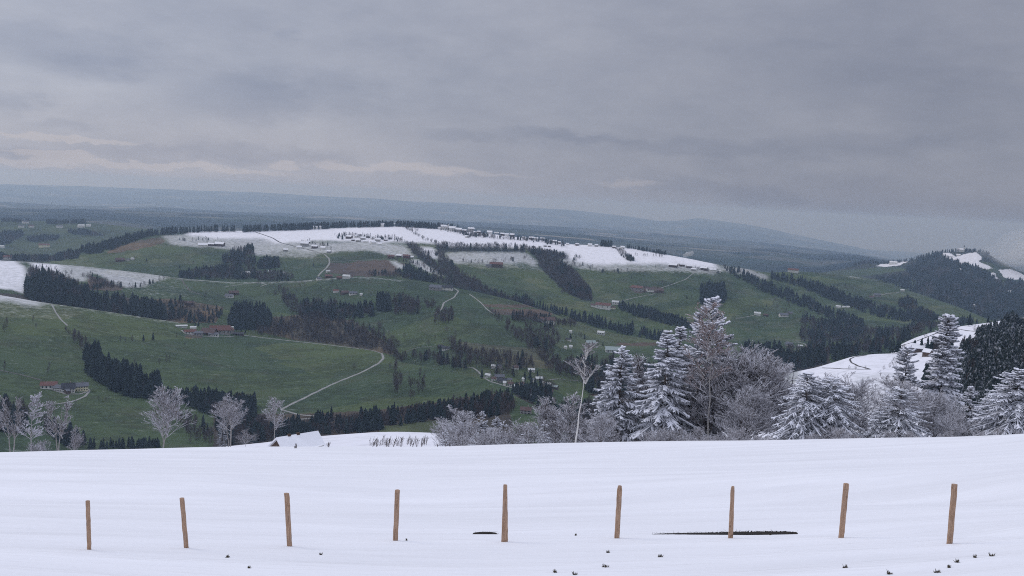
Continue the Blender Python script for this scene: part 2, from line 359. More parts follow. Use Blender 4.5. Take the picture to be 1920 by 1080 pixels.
# ---- land cover, painted as field polygons (photo pixel outlines projected on the ground)
GR = (.041, .064, .033); GR2 = (.035, .054, .031); GRP = (.058, .078, .045); BR = (.085, .068, .050); RD = (.075, .058, .050); WF = (.045, .040, .036); DK = (.022, .030, .028); SN = None
COV = [  # layer set, polygon, colour or None, snow or None
 ((2,), [(-100, 540), (0, 551), (40, 560), (98, 570), (60, 574), (20, 567), (-100, 563)], None, .62),
 ((2,), [(-100, 563), (60, 573), (160, 585), (120, 600), (-100, 590)], GRP, .12),
 ((2,), [(400, 780), (700, 770), (950, 735), (970, 850), (400, 850)], WF, None),
 ((2,), [(715, 800), (760, 795), (820, 786), (850, 786), (850, 830), (700, 830)], GRP, 0),
 ((2,), [(345, 628), (380, 627), (380, 634), (350, 634)], BR, 0),
 ((2,), [(255, 740), (300, 752), (340, 790), (330, 760)], BR, 0),
 ((2,), [(1250, 600), (2400, 560), (2400, 900), (1250, 900)], None, .97),
 ((2,), [(1440, 700), (1500, 690), (1500, 712), (1430, 760), (1400, 760)], GRP, .45),
 ((2,), [(1600, 700), (1680, 700), (1670, 760), (1600, 780)], None, .80),
 ((2,), [(1790, 655), (2400, 600), (2400, 850), (1770, 850), (1740, 760)], DK, .1),
 ((3,), [(1600, 560), (2400, 560), (2400, 800), (1600, 800)], None, .95),
 ((3,), [(1790, 670), (1815, 640), (1850, 620), (1900, 598), (2400, 560), (2400, 760), (1760, 760)], DK, .1),
 ((4,), [(-200, 480), (34, 490), (42, 498), (52, 510), (48, 530), (58, 552), (40, 548), (20, 541), (-200, 530)], None, .84),
 ((4,), [(58, 492), (140, 499), (180, 504), (230, 508), (300, 517), (312, 522), (290, 530), (262, 540), (235, 540), (215, 532), (190, 518), (175, 512), (160, 528), (150, 530), (120, 520), (100, 510), (60, 508)], GRP, .50),
 ((4,), [(58, 492), (115, 497), (110, 508), (60, 508)], None, .9),
 ((4,), [(165, 515), (195, 522), (225, 537), (245, 543), (200, 547), (163, 545)], RD, 0),
 ((4,), [(230, 540), (262, 541), (290, 531), (315, 522), (342, 526), (360, 545), (360, 560), (300, 560), (230, 556)], GR, .10),
 ((4,), [(50, 510), (100, 512), (160, 542), (170, 560), (230, 556), (300, 570), (330, 600), (340, 625), (100, 600), (-100, 560), (-100, 545), (50, 552)], WF, 0),
 ((4,), [(250, 560), (330, 560), (420, 575), (405, 605), (330, 605), (260, 585)], BR, 0),
 ((4,), [(490, 598), (560, 590), (660, 600), (720, 640), (740, 665), (560, 640), (480, 620)], (.07, .062, .048), 0),
 ((4,), [(905, 571), (1000, 571), (1040, 589), (1010, 597), (930, 590)], RD, 0),
 ((4,), [(912, 577), (1008, 577), (1012, 580), (918, 580)], GR, 0),
 ((4,), [(1040, 590), (1090, 607), (1250, 640), (1240, 650), (1150, 655), (1050, 655), (1020, 620)], GRP, 0),
 ((4,), [(1160, 642), (1235, 643), (1230, 648), (1155, 648)], RD, 0),
 ((4,), [(960, 650), (1020, 655), (1040, 690), (960, 690), (880, 660), (860, 640)], (.07, .075, .052), 0),
 ((4,), [(830, 740), (1100, 740), (1300, 700), (1300, 840), (800, 840)], WF, 0),
 ((4,), [(1000, 740), (1100, 735), (1120, 752), (1040, 765), (1000, 758)], GR, 0),
 ((4,), [(1430, 625), (1550, 640), (1560, 700), (1430, 700)], (.06, .055, .05), 0),
 ((5,), [(0, 470), (60, 478), (150, 470), (140, 484), (60, 495), (-100, 490)], DK, 0),
 ((5,), [(210, 465), (260, 450), (300, 444), (312, 455), (260, 468), (200, 475)], BR, 0),
 ((5,), [(300, 441), (345, 439), (390, 445), (390, 466), (320, 458)], GRP, .45),
 ((5,), [(345, 439), (360, 431), (480, 428), (700, 420), (752, 418), (775, 422), (800, 424), (1000, 440), (1060, 450), (1340, 480), (1345, 505), (1300, 500), (1250, 496), (1200, 495), (1140, 497), (1090, 494), (1060, 488), (1045, 487), (1010, 478), (1000, 470), (975, 467), (930, 464), (880, 463), (830, 463), (800, 457), (760, 456), (700, 455), (640, 452), (580, 452), (520, 455), (500, 447), (400, 447)], None, .97),
 ((5,), [(400, 447), (500, 447), (520, 455), (700, 455), (775, 462), (790, 478), (760, 484), (740, 481), (700, 471), (640, 470), (620, 475), (570, 474), (540, 468), (480, 480), (440, 468), (380, 463), (320, 457), (345, 444)], GRP, .50),
 ((5,), [(480, 480), (540, 468), (580, 474), (600, 478), (590, 484), (520, 482)], GRP, .35),
 ((5,), [(620, 476), (680, 468), (705, 474), (718, 484), (620, 493)], GR2, 0),
 ((5,), [(618, 495), (730, 486), (762, 495), (745, 515), (680, 520), (608, 512)], RD, 0),
 ((5,), [(728, 486), (745, 488), (768, 505), (750, 505)], GRP, .6),
 ((5,), [(780, 483), (805, 498), (852, 517), (840, 521), (790, 505), (770, 490)], GRP, .62),
 ((5,), [(775, 462), (815, 465), (825, 480), (822, 490), (800, 477)], None, .85),
 ((5,), [(835, 474), (865, 471), (900, 473), (960, 472), (985, 473), (1005, 488), (1008, 500), (980, 494), (950, 496), (900, 498), (855, 495), (840, 487)], GRP, .50),
 ((5,), [(860, 493), (950, 495), (1010, 500), (1040, 520), (1000, 505), (900, 504)], GRP, .2),
 ((5,), [(1040, 486), (1100, 495), (1150, 498), (1300, 499), (1345, 508), (1345, 516), (1300, 512), (1200, 508), (1130, 509), (1085, 505), (1050, 494)], GRP, .44),
 ((5,), [(1345, 497), (1400, 505), (1445, 518), (1440, 527), (1385, 514), (1345, 508)], GRP, .45),
 ((5,), [(1570, 512), (1640, 520), (1650, 527), (1600, 519)], GRP, .7),
 ((5,), [(975, 462), (1000, 466), (1060, 475), (1068, 486), (1045, 488), (1075, 508), (1090, 525), (1105, 545), (1110, 567), (1090, 563), (1050, 540), (1030, 520), (1010, 502), (1005, 482)], DK, 0),
 ((5,), [(810, 452), (822, 455), (830, 470), (840, 490), (862, 510), (895, 525), (905, 540), (960, 557), (1050, 592), (1020, 592), (860, 545), (835, 520), (820, 495), (822, 475)], DK, 0),
 ((5,), [(757, 455), (778, 458), (800, 476), (822, 500), (835, 520), (800, 497), (775, 475)], DK, 0),
 ((5,), [(822, 463), (880, 465), (930, 466), (985, 468), (985, 474), (930, 473), (880, 472), (840, 474), (825, 474)], DK, 0),
 ((5,), [(1180, 536), (1245, 540), (1240, 550), (1190, 548)], RD, 0),
 ((6,), [(1440, 480), (1740, 476), (1760, 478), (1800, 497), (1830, 500), (1880, 530), (2300, 530), (2300, 640), (1560, 640), (1650, 530), (1600, 512), (1660, 500), (1440, 520)], DK, 0),
 ((6,), [(1755, 468), (1900, 468), (1900, 500), (1755, 478)], DK, 0),
 ((6,), [(1640, 498), (1680, 490), (1705, 491), (1680, 499), (1655, 500)], None, .9),
 ((6,), [(1580, 512), (1650, 500), (1690, 500), (1700, 506), (1640, 516), (1600, 516)], GR, 0),
 ((6,), [(1600, 525), (1720, 520), (1740, 540), (1680, 545), (1620, 532)], GR2, 0),
 ((6,), [(1761, 475), (1778, 474), (1790, 481), (1800, 479), (1820, 474), (1832, 474), (1842, 484), (1836, 492), (1855, 500), (1862, 505), (1850, 507), (1832, 503), (1812, 493), (1800, 498), (1792, 490), (1772, 484)], None, .9),
 ((6,), [(1872, 506), (1895, 505), (1930, 520), (1930, 528), (1885, 523)], None, .9),
 ((6,), [(1855, 513), (1866, 514), (1872, 526), (1860, 522)], None, .8),
 ((6,), [(85, 413), (150, 412), (162, 419), (90, 420)], DK, 0), ((6,), [(28, 412), (55, 412), (55, 419), (30, 418)], DK, 0),
 ((6,), [(0, 436), (40, 433), (48, 440), (20, 453), (0, 458)], DK, 0), ((6,), [(125, 432), (160, 432), (200, 441), (190, 444), (140, 440)], DK, 0), ((6,), [(50, 448), (80, 443), (112, 443), (105, 450), (60, 453)], DK, 0),
]
def inpoly(px, py, poly):
    c = np.zeros(px.shape, bool); n = len(poly)
    for i in range(n):
        x0, y0 = poly[i]; x1, y1 = poly[i - 1]
        if y0 == y1: continue
        c ^= ((y0 > py) != (y1 > py)) & (px < (x1 - x0) * (py - y0) / (y1 - y0) + x0)
    return c
layer_base = {1: ((.1, .1, .08), 1), 2: (GR, 0), 3: (GR, 0), 4: (GR, 0), 5: (GR, 0), 6: (GR2, 0)}
last = None
for li, g in enumerate(G):
    rows = g['rows']; P = g['P']; X = np.broadcast_to(xs, g['y'].shape); Y = g['y']
    blocks = [P]; 
    if li < len(G) - 1:          # hidden hollow behind this crest, ending on the next layer's first row
        nx = G[li + 1]['P'][0]; k = np.linspace(0, 1, 8)[1:, None, None]
        blocks.append(P[-1] * (1 - k) + nx * k)
    else:
        k = np.linspace(0, 1, 4)[1:, None, None]; e = P[-1] * 1.25; e[:, 2] = P[-1][:, 2].min()
        blocks.append(P[-1] * (1 - k) + e * k)
    if li == 0:
        r0 = P[0].copy(); r0[:, 1] = -40; r0[:, 0] = r0[:, 0] * 3; r0[:, 2] = -4.0
        blocks.insert(0, r0[None])
    A = np.concatenate(blocks); nr = A.shape[0]
    idx = np.arange(nr * NX).reshape(nr, NX)
    Fq = np.stack([idx[:-1, :-1], idx[:-1, 1:], idx[1:, 1:], idx[1:, :-1]], -1).reshape(-1, 4)
    if li == 0: mat, attrs = M['snow'], None
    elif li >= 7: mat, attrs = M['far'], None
    else:
        mat = M['land']; base, sn = layer_base[li]
        cov = np.tile(np.array(base), (nr, NX, 1)); snw = np.full((nr, NX), float(sn))
        ja = 2.0 if li == 5 else 1.0; jx = X + 3.0 * ja * fbm(X / 9, Y / 5, 3); jy = Y + 1.6 * ja * fbm(X / 7 + 50, Y / 5, 4)
        if li in (2, 4):          # rime along the crest
            dy = Y - g['yc']; w = np.clip(1 - dy / 4, 0, 1) * ((X < 340) if li == 2 else (X < 760))
            snw[:rows] = np.maximum(snw[:rows], .36 * w)
        if li == 4: 
            m_ = (fbm(X / 40, Y / 18, 4) > .15); cov[:rows][m_] = np.array(GR2) * 1.1
        if li == 5:
            m_ = (fbm(X / 50, Y / 12, 4) > .2); cov[:rows][m_] = GRP
        for lays, poly, colr, sv in COV:
            if li not in lays: continue
            pp = np.array(poly); 
            msk = inpoly(jx, jy, poly)
            if colr is not None: cov[:rows][msk] = colr
            if sv is not None: snw[:rows][msk] = sv
        if li in (2, 4, 5):       # the snow line fades out over some metres
            q = snw[:rows].copy()
            for kx, ky in ((3, 2), (4, 4)):
                q = sum(np.roll(q, a, 1) for a in range(-kx, kx + 1)) / (2 * kx + 1)
                pd = np.pad(q, ((ky, ky), (0, 0)), 'edge'); q = sum(pd[b:b + rows] for b in range(2 * ky + 1)) / (2 * ky + 1)
            snw[:rows] = q
        if li in (2, 3): snw[rows:] = np.where(xs > 1250, .9, 0)[None]
        attrs = dict(cover=cov.reshape(-1, 3), snow=snw.ravel())
    o = build(g['name'], [(A.reshape(-1, 3), Fq)], mat, smooth=True, attrs=attrs)
    tag(o, kind='structure')

# ---- roads laid as ribbons on the land
def road(pts, w, mat, name='road', lift=.2, wpx=None):
    p = np.array(pts, float); seg = np.hypot(*np.diff(p, axis=0).T); s = np.concatenate([[0], np.cumsum(seg)])
    q = np.arange(0, s[-1], 1.2); x = np.interp(q, s, p[:, 0]); y = np.interp(q, s, p[:, 1])
    for _ in range(3):
        if len(x) > 12:
            x[1:-1] = (x[:-2] + x[1:-1] * 2 + x[2:]) / 4; y[1:-1] = (y[:-2] + y[1:-1] * 2 + y[2:]) / 4
    C, la = loc(x, y); T = np.gradient(C, axis=0); S = np.stack([T[:, 1], -T[:, 0], 0 * T[:, 0]], 1)
    S /= np.maximum(np.linalg.norm(S, axis=1, keepdims=True), 1e-6)
    for _ in range(4): S[1:-1] = (S[:-2] + S[1:-1] + S[2:]) / 3
    S /= np.maximum(np.linalg.norm(S, axis=1, keepdims=True), 1e-6)
    wv = w * .78 * (1 + .12 * np.sin(q * .3))[:, None] / 2
    L_ = C + S * wv; R_ = C - S * wv
    V = np.concatenate([L_ + [0, 0, lift], R_ + [0, 0, lift], L_ - [0, 0, .5], R_ - [0, 0, .5]]); n = len(C); i = np.arange(n - 1)
    f = np.concatenate([np.stack([i, i + 1, i + 1 + n, i + n], 1), np.stack([i, i + 1, i + 1 + 2 * n, i + 2 * n], 1), np.stack([i + n, i + 1 + n, i + 1 + 3 * n, i + 3 * n], 1)])
    o = build(name, [(V, f)], M[mat]); tag(o, kind='structure'); return o
for pts, w, mt in [
 ([(527, 769), (560, 752), (620, 723), (680, 697), (710, 682), (719, 672), (716, 663), (700, 658), (670, 653), (640, 650), (600, 645), (560, 641), (500, 634), (455, 628)], 3.4, 'road'),
 ([(440, 630), (420, 632), (380, 631), (350, 626), (340, 619)], 3.5, 'road'),
 ([(527, 769), (560, 777), (590, 779), (640, 781)], 3, 'road'), ([(535, 788), (580, 784), (620, 780)], 3, 'road'),
 ([(0, 694), (40, 703), (80, 714)], 2, 'track'), ([(160, 727), (168, 732), (160, 742), (140, 750), (110, 756), (70, 759)], 2.6, 'road'),
 ([(82, 722), (100, 730), (125, 738), (150, 738), (165, 733)], 3, 'road'),
 ([(97, 571), (104, 585), (115, 600), (127, 612)], 2.2, 'road'),
 ([(852, 541), (860, 546), (852, 557), (832, 568), (828, 580), (815, 590)], 3.4, 'road'), ([(880, 552), (900, 566), (912, 580), (925, 590)], 3, 'road'),
 ([(480, 435), (510, 445), (530, 455), (560, 463), (590, 470)], 6, 'track'), ([(590, 470), (608, 476), (617, 485), (618, 495), (612, 503), (602, 512), (596, 519)], 5, 'road'),
 ([(618, 492), (660, 489), (700, 486), (735, 484)], 4, 'road'), ([(760, 658), (790, 650), (820, 648)], 2.6, 'road'),
 ([(870, 687), (888, 690), (898, 697), (905, 707), (920, 715), (940, 721), (958, 726), (972, 731)], 3, 'road'),
 ([(1155, 566), (1190, 558), (1228, 551)], 4, 'road'), ([(1240, 541), (1285, 525), (1305, 509)], 3, 'road'), ([(1380, 597), (1400, 594), (1420, 590)], 3, 'road'),
 ([(1640, 556), (1660, 551), (1692, 547)], 5, 'road'), ([(1030, 712), (1050, 710), (1085, 713)], 3, 'road'),
 ([(1543, 690), (1580, 691.5), (1610, 692.5), (1632, 693)], 1.2, 'track'), ([(1632, 693), (1612, 687), (1596, 680), (1593, 674), (1602, 669.5), (1625, 666)], 1.2, 'track'),
 ([(1475, 640), (1496, 641), (1510, 645), (1514, 652)], 4, 'road'), ([(1490, 638), (1528, 637)], 3, 'road'),
 ([(420, 538), (450, 533), (480, 529.5)], 3, 'road'), ([(480, 529.5), (500, 533), (488, 537)], 3, 'road'), ([(340, 524), (346, 533), (356, 545), (378, 553)], 3, 'track'),
 ([(1690, 649), (1720, 640), (1760, 624), (1800, 618), (1840, 624)], 2.2, 'track'),
]: road(pts, w, mt)
# ------------------------------------------------------------------ near trees
def spruce_parts(h, r, seed, snow=.8, droop=.35, gaps=0.0, tuft=1.0, prof=.8, nb=300, lean=0.0, twig=.30, low=.04):
    g = np.random.default_rng(seed)
    u = np.sort(g.random(nb) ** 1.15) * (1 - low) + low; u = np.round(u * 30) / 30 * .35 + u * .65 + g.normal(0, .012, nb); u = np.clip(u, low, .985)
    az = g.random(nb) * 2 * np.pi
    Lb = 1.15 * r * (np.maximum(1 - u, 0) ** prof) * g.uniform(.62, 1.12, nb) + .018 * h
    if gaps: Lb *= np.where(vnoise(u * 9 + seed, az * 1.2) > gaps - .6, 1, .35)
    el = -.22 + .75 * u ** 1.4
    S = 6; s = np.linspace(0, 1, S)[None]
    out = np.stack([np.cos(az), np.sin(az)], 1)
    base = np.stack([lean * (u * h) + 0 * u, 0 * u, u * h], 1)
    z = Lb[:, None] * (el[:, None] * s - droop * s ** 1.8 + (.10 + .1 * u[:, None]) * s ** 4)
    wob = g.normal(0, .05, (nb, 1)) * s ** 2 * Lb[:, None]
    P = np.stack([base[:, 0:1] + out[:, 0:1] * Lb[:, None] * s - out[:, 1:2] * wob, out[:, 1:2] * Lb[:, None] * s + out[:, 0:1] * wob, base[:, 2:3] + z], -1)
    a = P[:, :-1].reshape(-1, 3); b = P[:, 1:].reshape(-1, 3)
    ss = np.broadcast_to(s[:, :-1], (nb, S - 1)).ravel()
    rb = .0042 * h * (1.1 - ss); limbs = tubes(a, b, rb, rb * .8, 3)
    needles = [tubes(a[ss > .15], b[ss > .15], .008 * h, .007 * h, 3, .7)]
    snowc = []
    k = (ss > .2) & (g.random(len(ss)) < snow)
    w = .0092 * h * g.uniform(.5, 1.5, k.sum())
    snowc.append(tubes(a[k], b[k], w, w * .85, 4, .5, .008 * h))
    # side twigs
    nt_ = max(2, int(16 * tuft)); bi = np.repeat(np.arange(nb), nt_)
    t = g.uniform(.18, 1, len(bi)); fr = t * (S - 1); i0 = np.minimum(fr.astype(int), S - 2); ft = (fr - i0)[:, None]
    p0 = P[bi, i0] * (1 - ft) + P[bi, i0 + 1] * ft; T = P[bi, i0 + 1] - P[bi, i0]; T /= np.linalg.norm(T, axis=1, keepdims=True)
    side = np.stack([-out[bi, 1], out[bi, 0], 0 * t], 1) * np.where(g.random(len(bi)) < .5, -1, 1)[:, None]
    D = T * g.uniform(.3, .8, (len(bi), 1)) + side * g.uniform(.4, .9, (len(bi), 1)) + np.array([0, 0, -1]) * g.uniform(.15, .55, (len(bi), 1)) * (1 - .9 * u[bi, None])
    D /= np.linalg.norm(D, axis=1, keepdims=True)
    ln = (twig * Lb[bi] * (1.15 - t) + .013 * h) * g.uniform(.6, 1.2, len(bi))
    p1 = p0 + D * ln[:, None]; pm = (p0 + p1) / 2 + np.array([0, 0, 1]) * ln[:, None] * .06
    wn = .0055 * h * g.uniform(.7, 1.2, len(bi))
    needles += [tubes(p0, pm, wn * .8, wn, 3, .8), tubes(pm, p1, wn, wn * .25, 3, .8)]
    k = g.random(len(bi)) < snow * .72
    ws = .0080 * h * g.uniform(.5, 1.5, k.sum())
    snowc += [tubes(p0[k], pm[k], ws * .8, ws, 4, .5, .0068 * h), tubes(pm[k], p1[k], ws, ws * .3, 4, .5, .0068 * h)]
    zz = np.linspace(0, 1, 9); tp = np.stack([lean * zz * h, 0 * zz, zz * h], 1); tp[0, 2] = -.05 * h
    rr = .013 * h * (1 - zz) ** .8 + .0015 * h
    trunk = [tubes(tp[:-1], tp[1:], rr[:-1], rr[1:], 7), limbs]
    return trunk, needles, snowc
def resample(P, bi, t):
    S = P.shape[1]; fr = t * (S - 1); i0 = np.minimum(fr.astype(int), S - 2); ft = (fr - i0)[:, None]
    p = P[bi, i0] * (1 - ft) + P[bi, i0 + 1] * ft; T = P[bi, i0 + 1] - P[bi, i0]
    return p, T / np.maximum(np.linalg.norm(T, axis=1, keepdims=True), 1e-6)
def grow(g, P, cnt, ratio, ang, S=4, up=.35, tmin=.2, wig=.08, plen=None):
    n = len(P); bi = np.repeat(np.arange(n), cnt); t = g.uniform(tmin, 1, len(bi))
    p, T = resample(P, bi, t); q = g.normal(size=(len(bi), 3)); q -= T * (q * T).sum(1, keepdims=True); q /= np.linalg.norm(q, axis=1, keepdims=True)
    A = g.normal(ang, .18, (len(bi), 1)); D = T * np.cos(A) + q * np.sin(A); D[:, 2] += up * .5; D /= np.linalg.norm(D, axis=1, keepdims=True)
    Lp = np.linalg.norm(P[:, -1] - P[:, 0], axis=1)[bi] if plen is None else plen
    ln = Lp * ratio * (1.15 - .75 * t) * g.uniform(.7, 1.25, len(bi))
    s = np.linspace(0, 1, S)[None, :, None]
    Q = p[:, None] + D[:, None] * ln[:, None, None] * s
    Q[..., 2] += up * .45 * (ln[:, None]) * s[..., 0] ** 2
    Q[:, 1:] += np.cumsum(g.normal(0, wig / S, (len(bi), S - 1, 3)), 1) * ln[:, None, None]
    return Q
def segs(P): return P[:, :-1].reshape(-1, 3), P[:, 1:].reshape(-1, 3)
def bare_parts(h, spread, seed, first=.3, stems=1, nprim=16, frost=.6, up=.5, tw=1.0, lean=0.0, ang=.75, dens=(5, 5, 3), thick=1.0, fit=True):
    g = np.random.default_rng(seed); T0 = []
    for k in range(stems):
        S = 9; s = np.linspace(0, 1, S); a = g.uniform(0, 6.28); sp = (.10 if stems > 1 else .02) * h
        hh = h * (g.uniform(.82, .95) if stems > 1 else .93)
        x = np.cos(a) * sp * s + lean * h * s + np.cumsum(g.normal(0, .006 * h, S)); y = np.sin(a) * sp * s + np.cumsum(g.normal(0, .006 * h, S))
        T0.append(np.stack([x, y, s * hh - .04 * h * (s == 0)], 1))
    T0 = np.array(T0)
    s = np.linspace(0, 1, T0.shape[1] - 1); rr = .0105 * h * thick * (1 - s * .9)
    trunk = []
    for P in T0: trunk.append(tubes(P[:-1], P[1:], rr, np.append(rr[1:], .001 * h), 7))
    B1 = grow(g, T0, nprim, 1, ang, 5, up, first, .10, plen=spread); r1 = .0040 * h * thick
    a, b = segs(B1); q = np.tile(np.linspace(1, .4, 4), len(B1)); trunk.append(tubes(a, b, r1 * q, r1 * q * .8, 4))
    B2 = grow(g, B1, dens[0], .55, .6, 4, up * .7, .2, .12); B3 = grow(g, B2, dens[1], .55, .6, 3, up * .5, .15, .14); B4 = grow(g, B3, dens[2], .6, .6, 3, up * .3, .1, .15)
    tws = []; fr = []
    for B, rad in ((B2, .0022), (B3, .0014), (B4, .0010)):
        a, b = segs(B); rad *= h * tw
        tws.append(tubes(a, b, rad, rad * .75, 3))
        k = g.random(len(a)) < frost
        fr.append(tubes(a[k], b[k], rad * 1.15, rad * .9, 3, .8, rad * .8))
    # fit the grown crown to its real height and spread
    A = np.concatenate([c[0] for c in tws]); zt = np.percentile(A[:, 2], 99.7); xs_ = np.percentile(np.abs(A[:, 0] - np.median(A[:, 0])), 98)
    q_ = np.clip(spread / xs_ * .95, .4, 2.5); k = np.array([q_, q_, 1]) if fit else np.ones(3)
    def fx(c):
        V = c[0].copy(); m = np.clip(V[:, 2:3] / h, 0, 1); V[:, :2] *= 1 + (k[:2] - 1) * np.clip(m * 3, 0, 1); V[:, 2] *= h / zt; return (V, c[1])
    return [fx(c) if i >= stems else (c[0] * [1, 1, h / zt], c[1]) for i, c in enumerate(trunk)], [fx(c) for c in tws], [fx(c) for c in fr]
def seg_tint(ch, g):
    n = sum(len(c[0]) for c in ch); return np.repeat(g.random(n // 50 + 1), 50)[:n]
def make_tree(name, parts, mats, loc, rz, label, cat, group=None, names=('trunk', 'crown', 'snow_load'), sc=1.0):
    e = empty(name, loc, rz, label=label, cat=cat, group=group); e.scale = (sc,) * 3
    g = np.random.default_rng(5)
    for nm_, ch, mt in zip(names, parts, mats):
        if ch: build(nm_, ch, M[mt], e, smooth=(nm_ == 'trunk'), attrs=dict(tint=seg_tint([c for c in ch if len(c[1])], g)))
    return e
def copy_tree(e, loc, rz, sc, label=None):
    c = e.copy(); COL.objects.link(c); c.location = loc; c.rotation_euler = (0, 0, rz); c.scale = (sc,) * 3
    if label: c['label'] = label
    for ch in e.children:
        d = ch.copy(); COL.objects.link(d); d.parent = c
    return c
def root_at(x, d, ytop):
    z = ground(x, d); top = at(x, ytop, d); return (float(top[0]), float(top[1]), z - .2), float(top[2]) - z
SP = ('bark', 'needle', 'snowload')
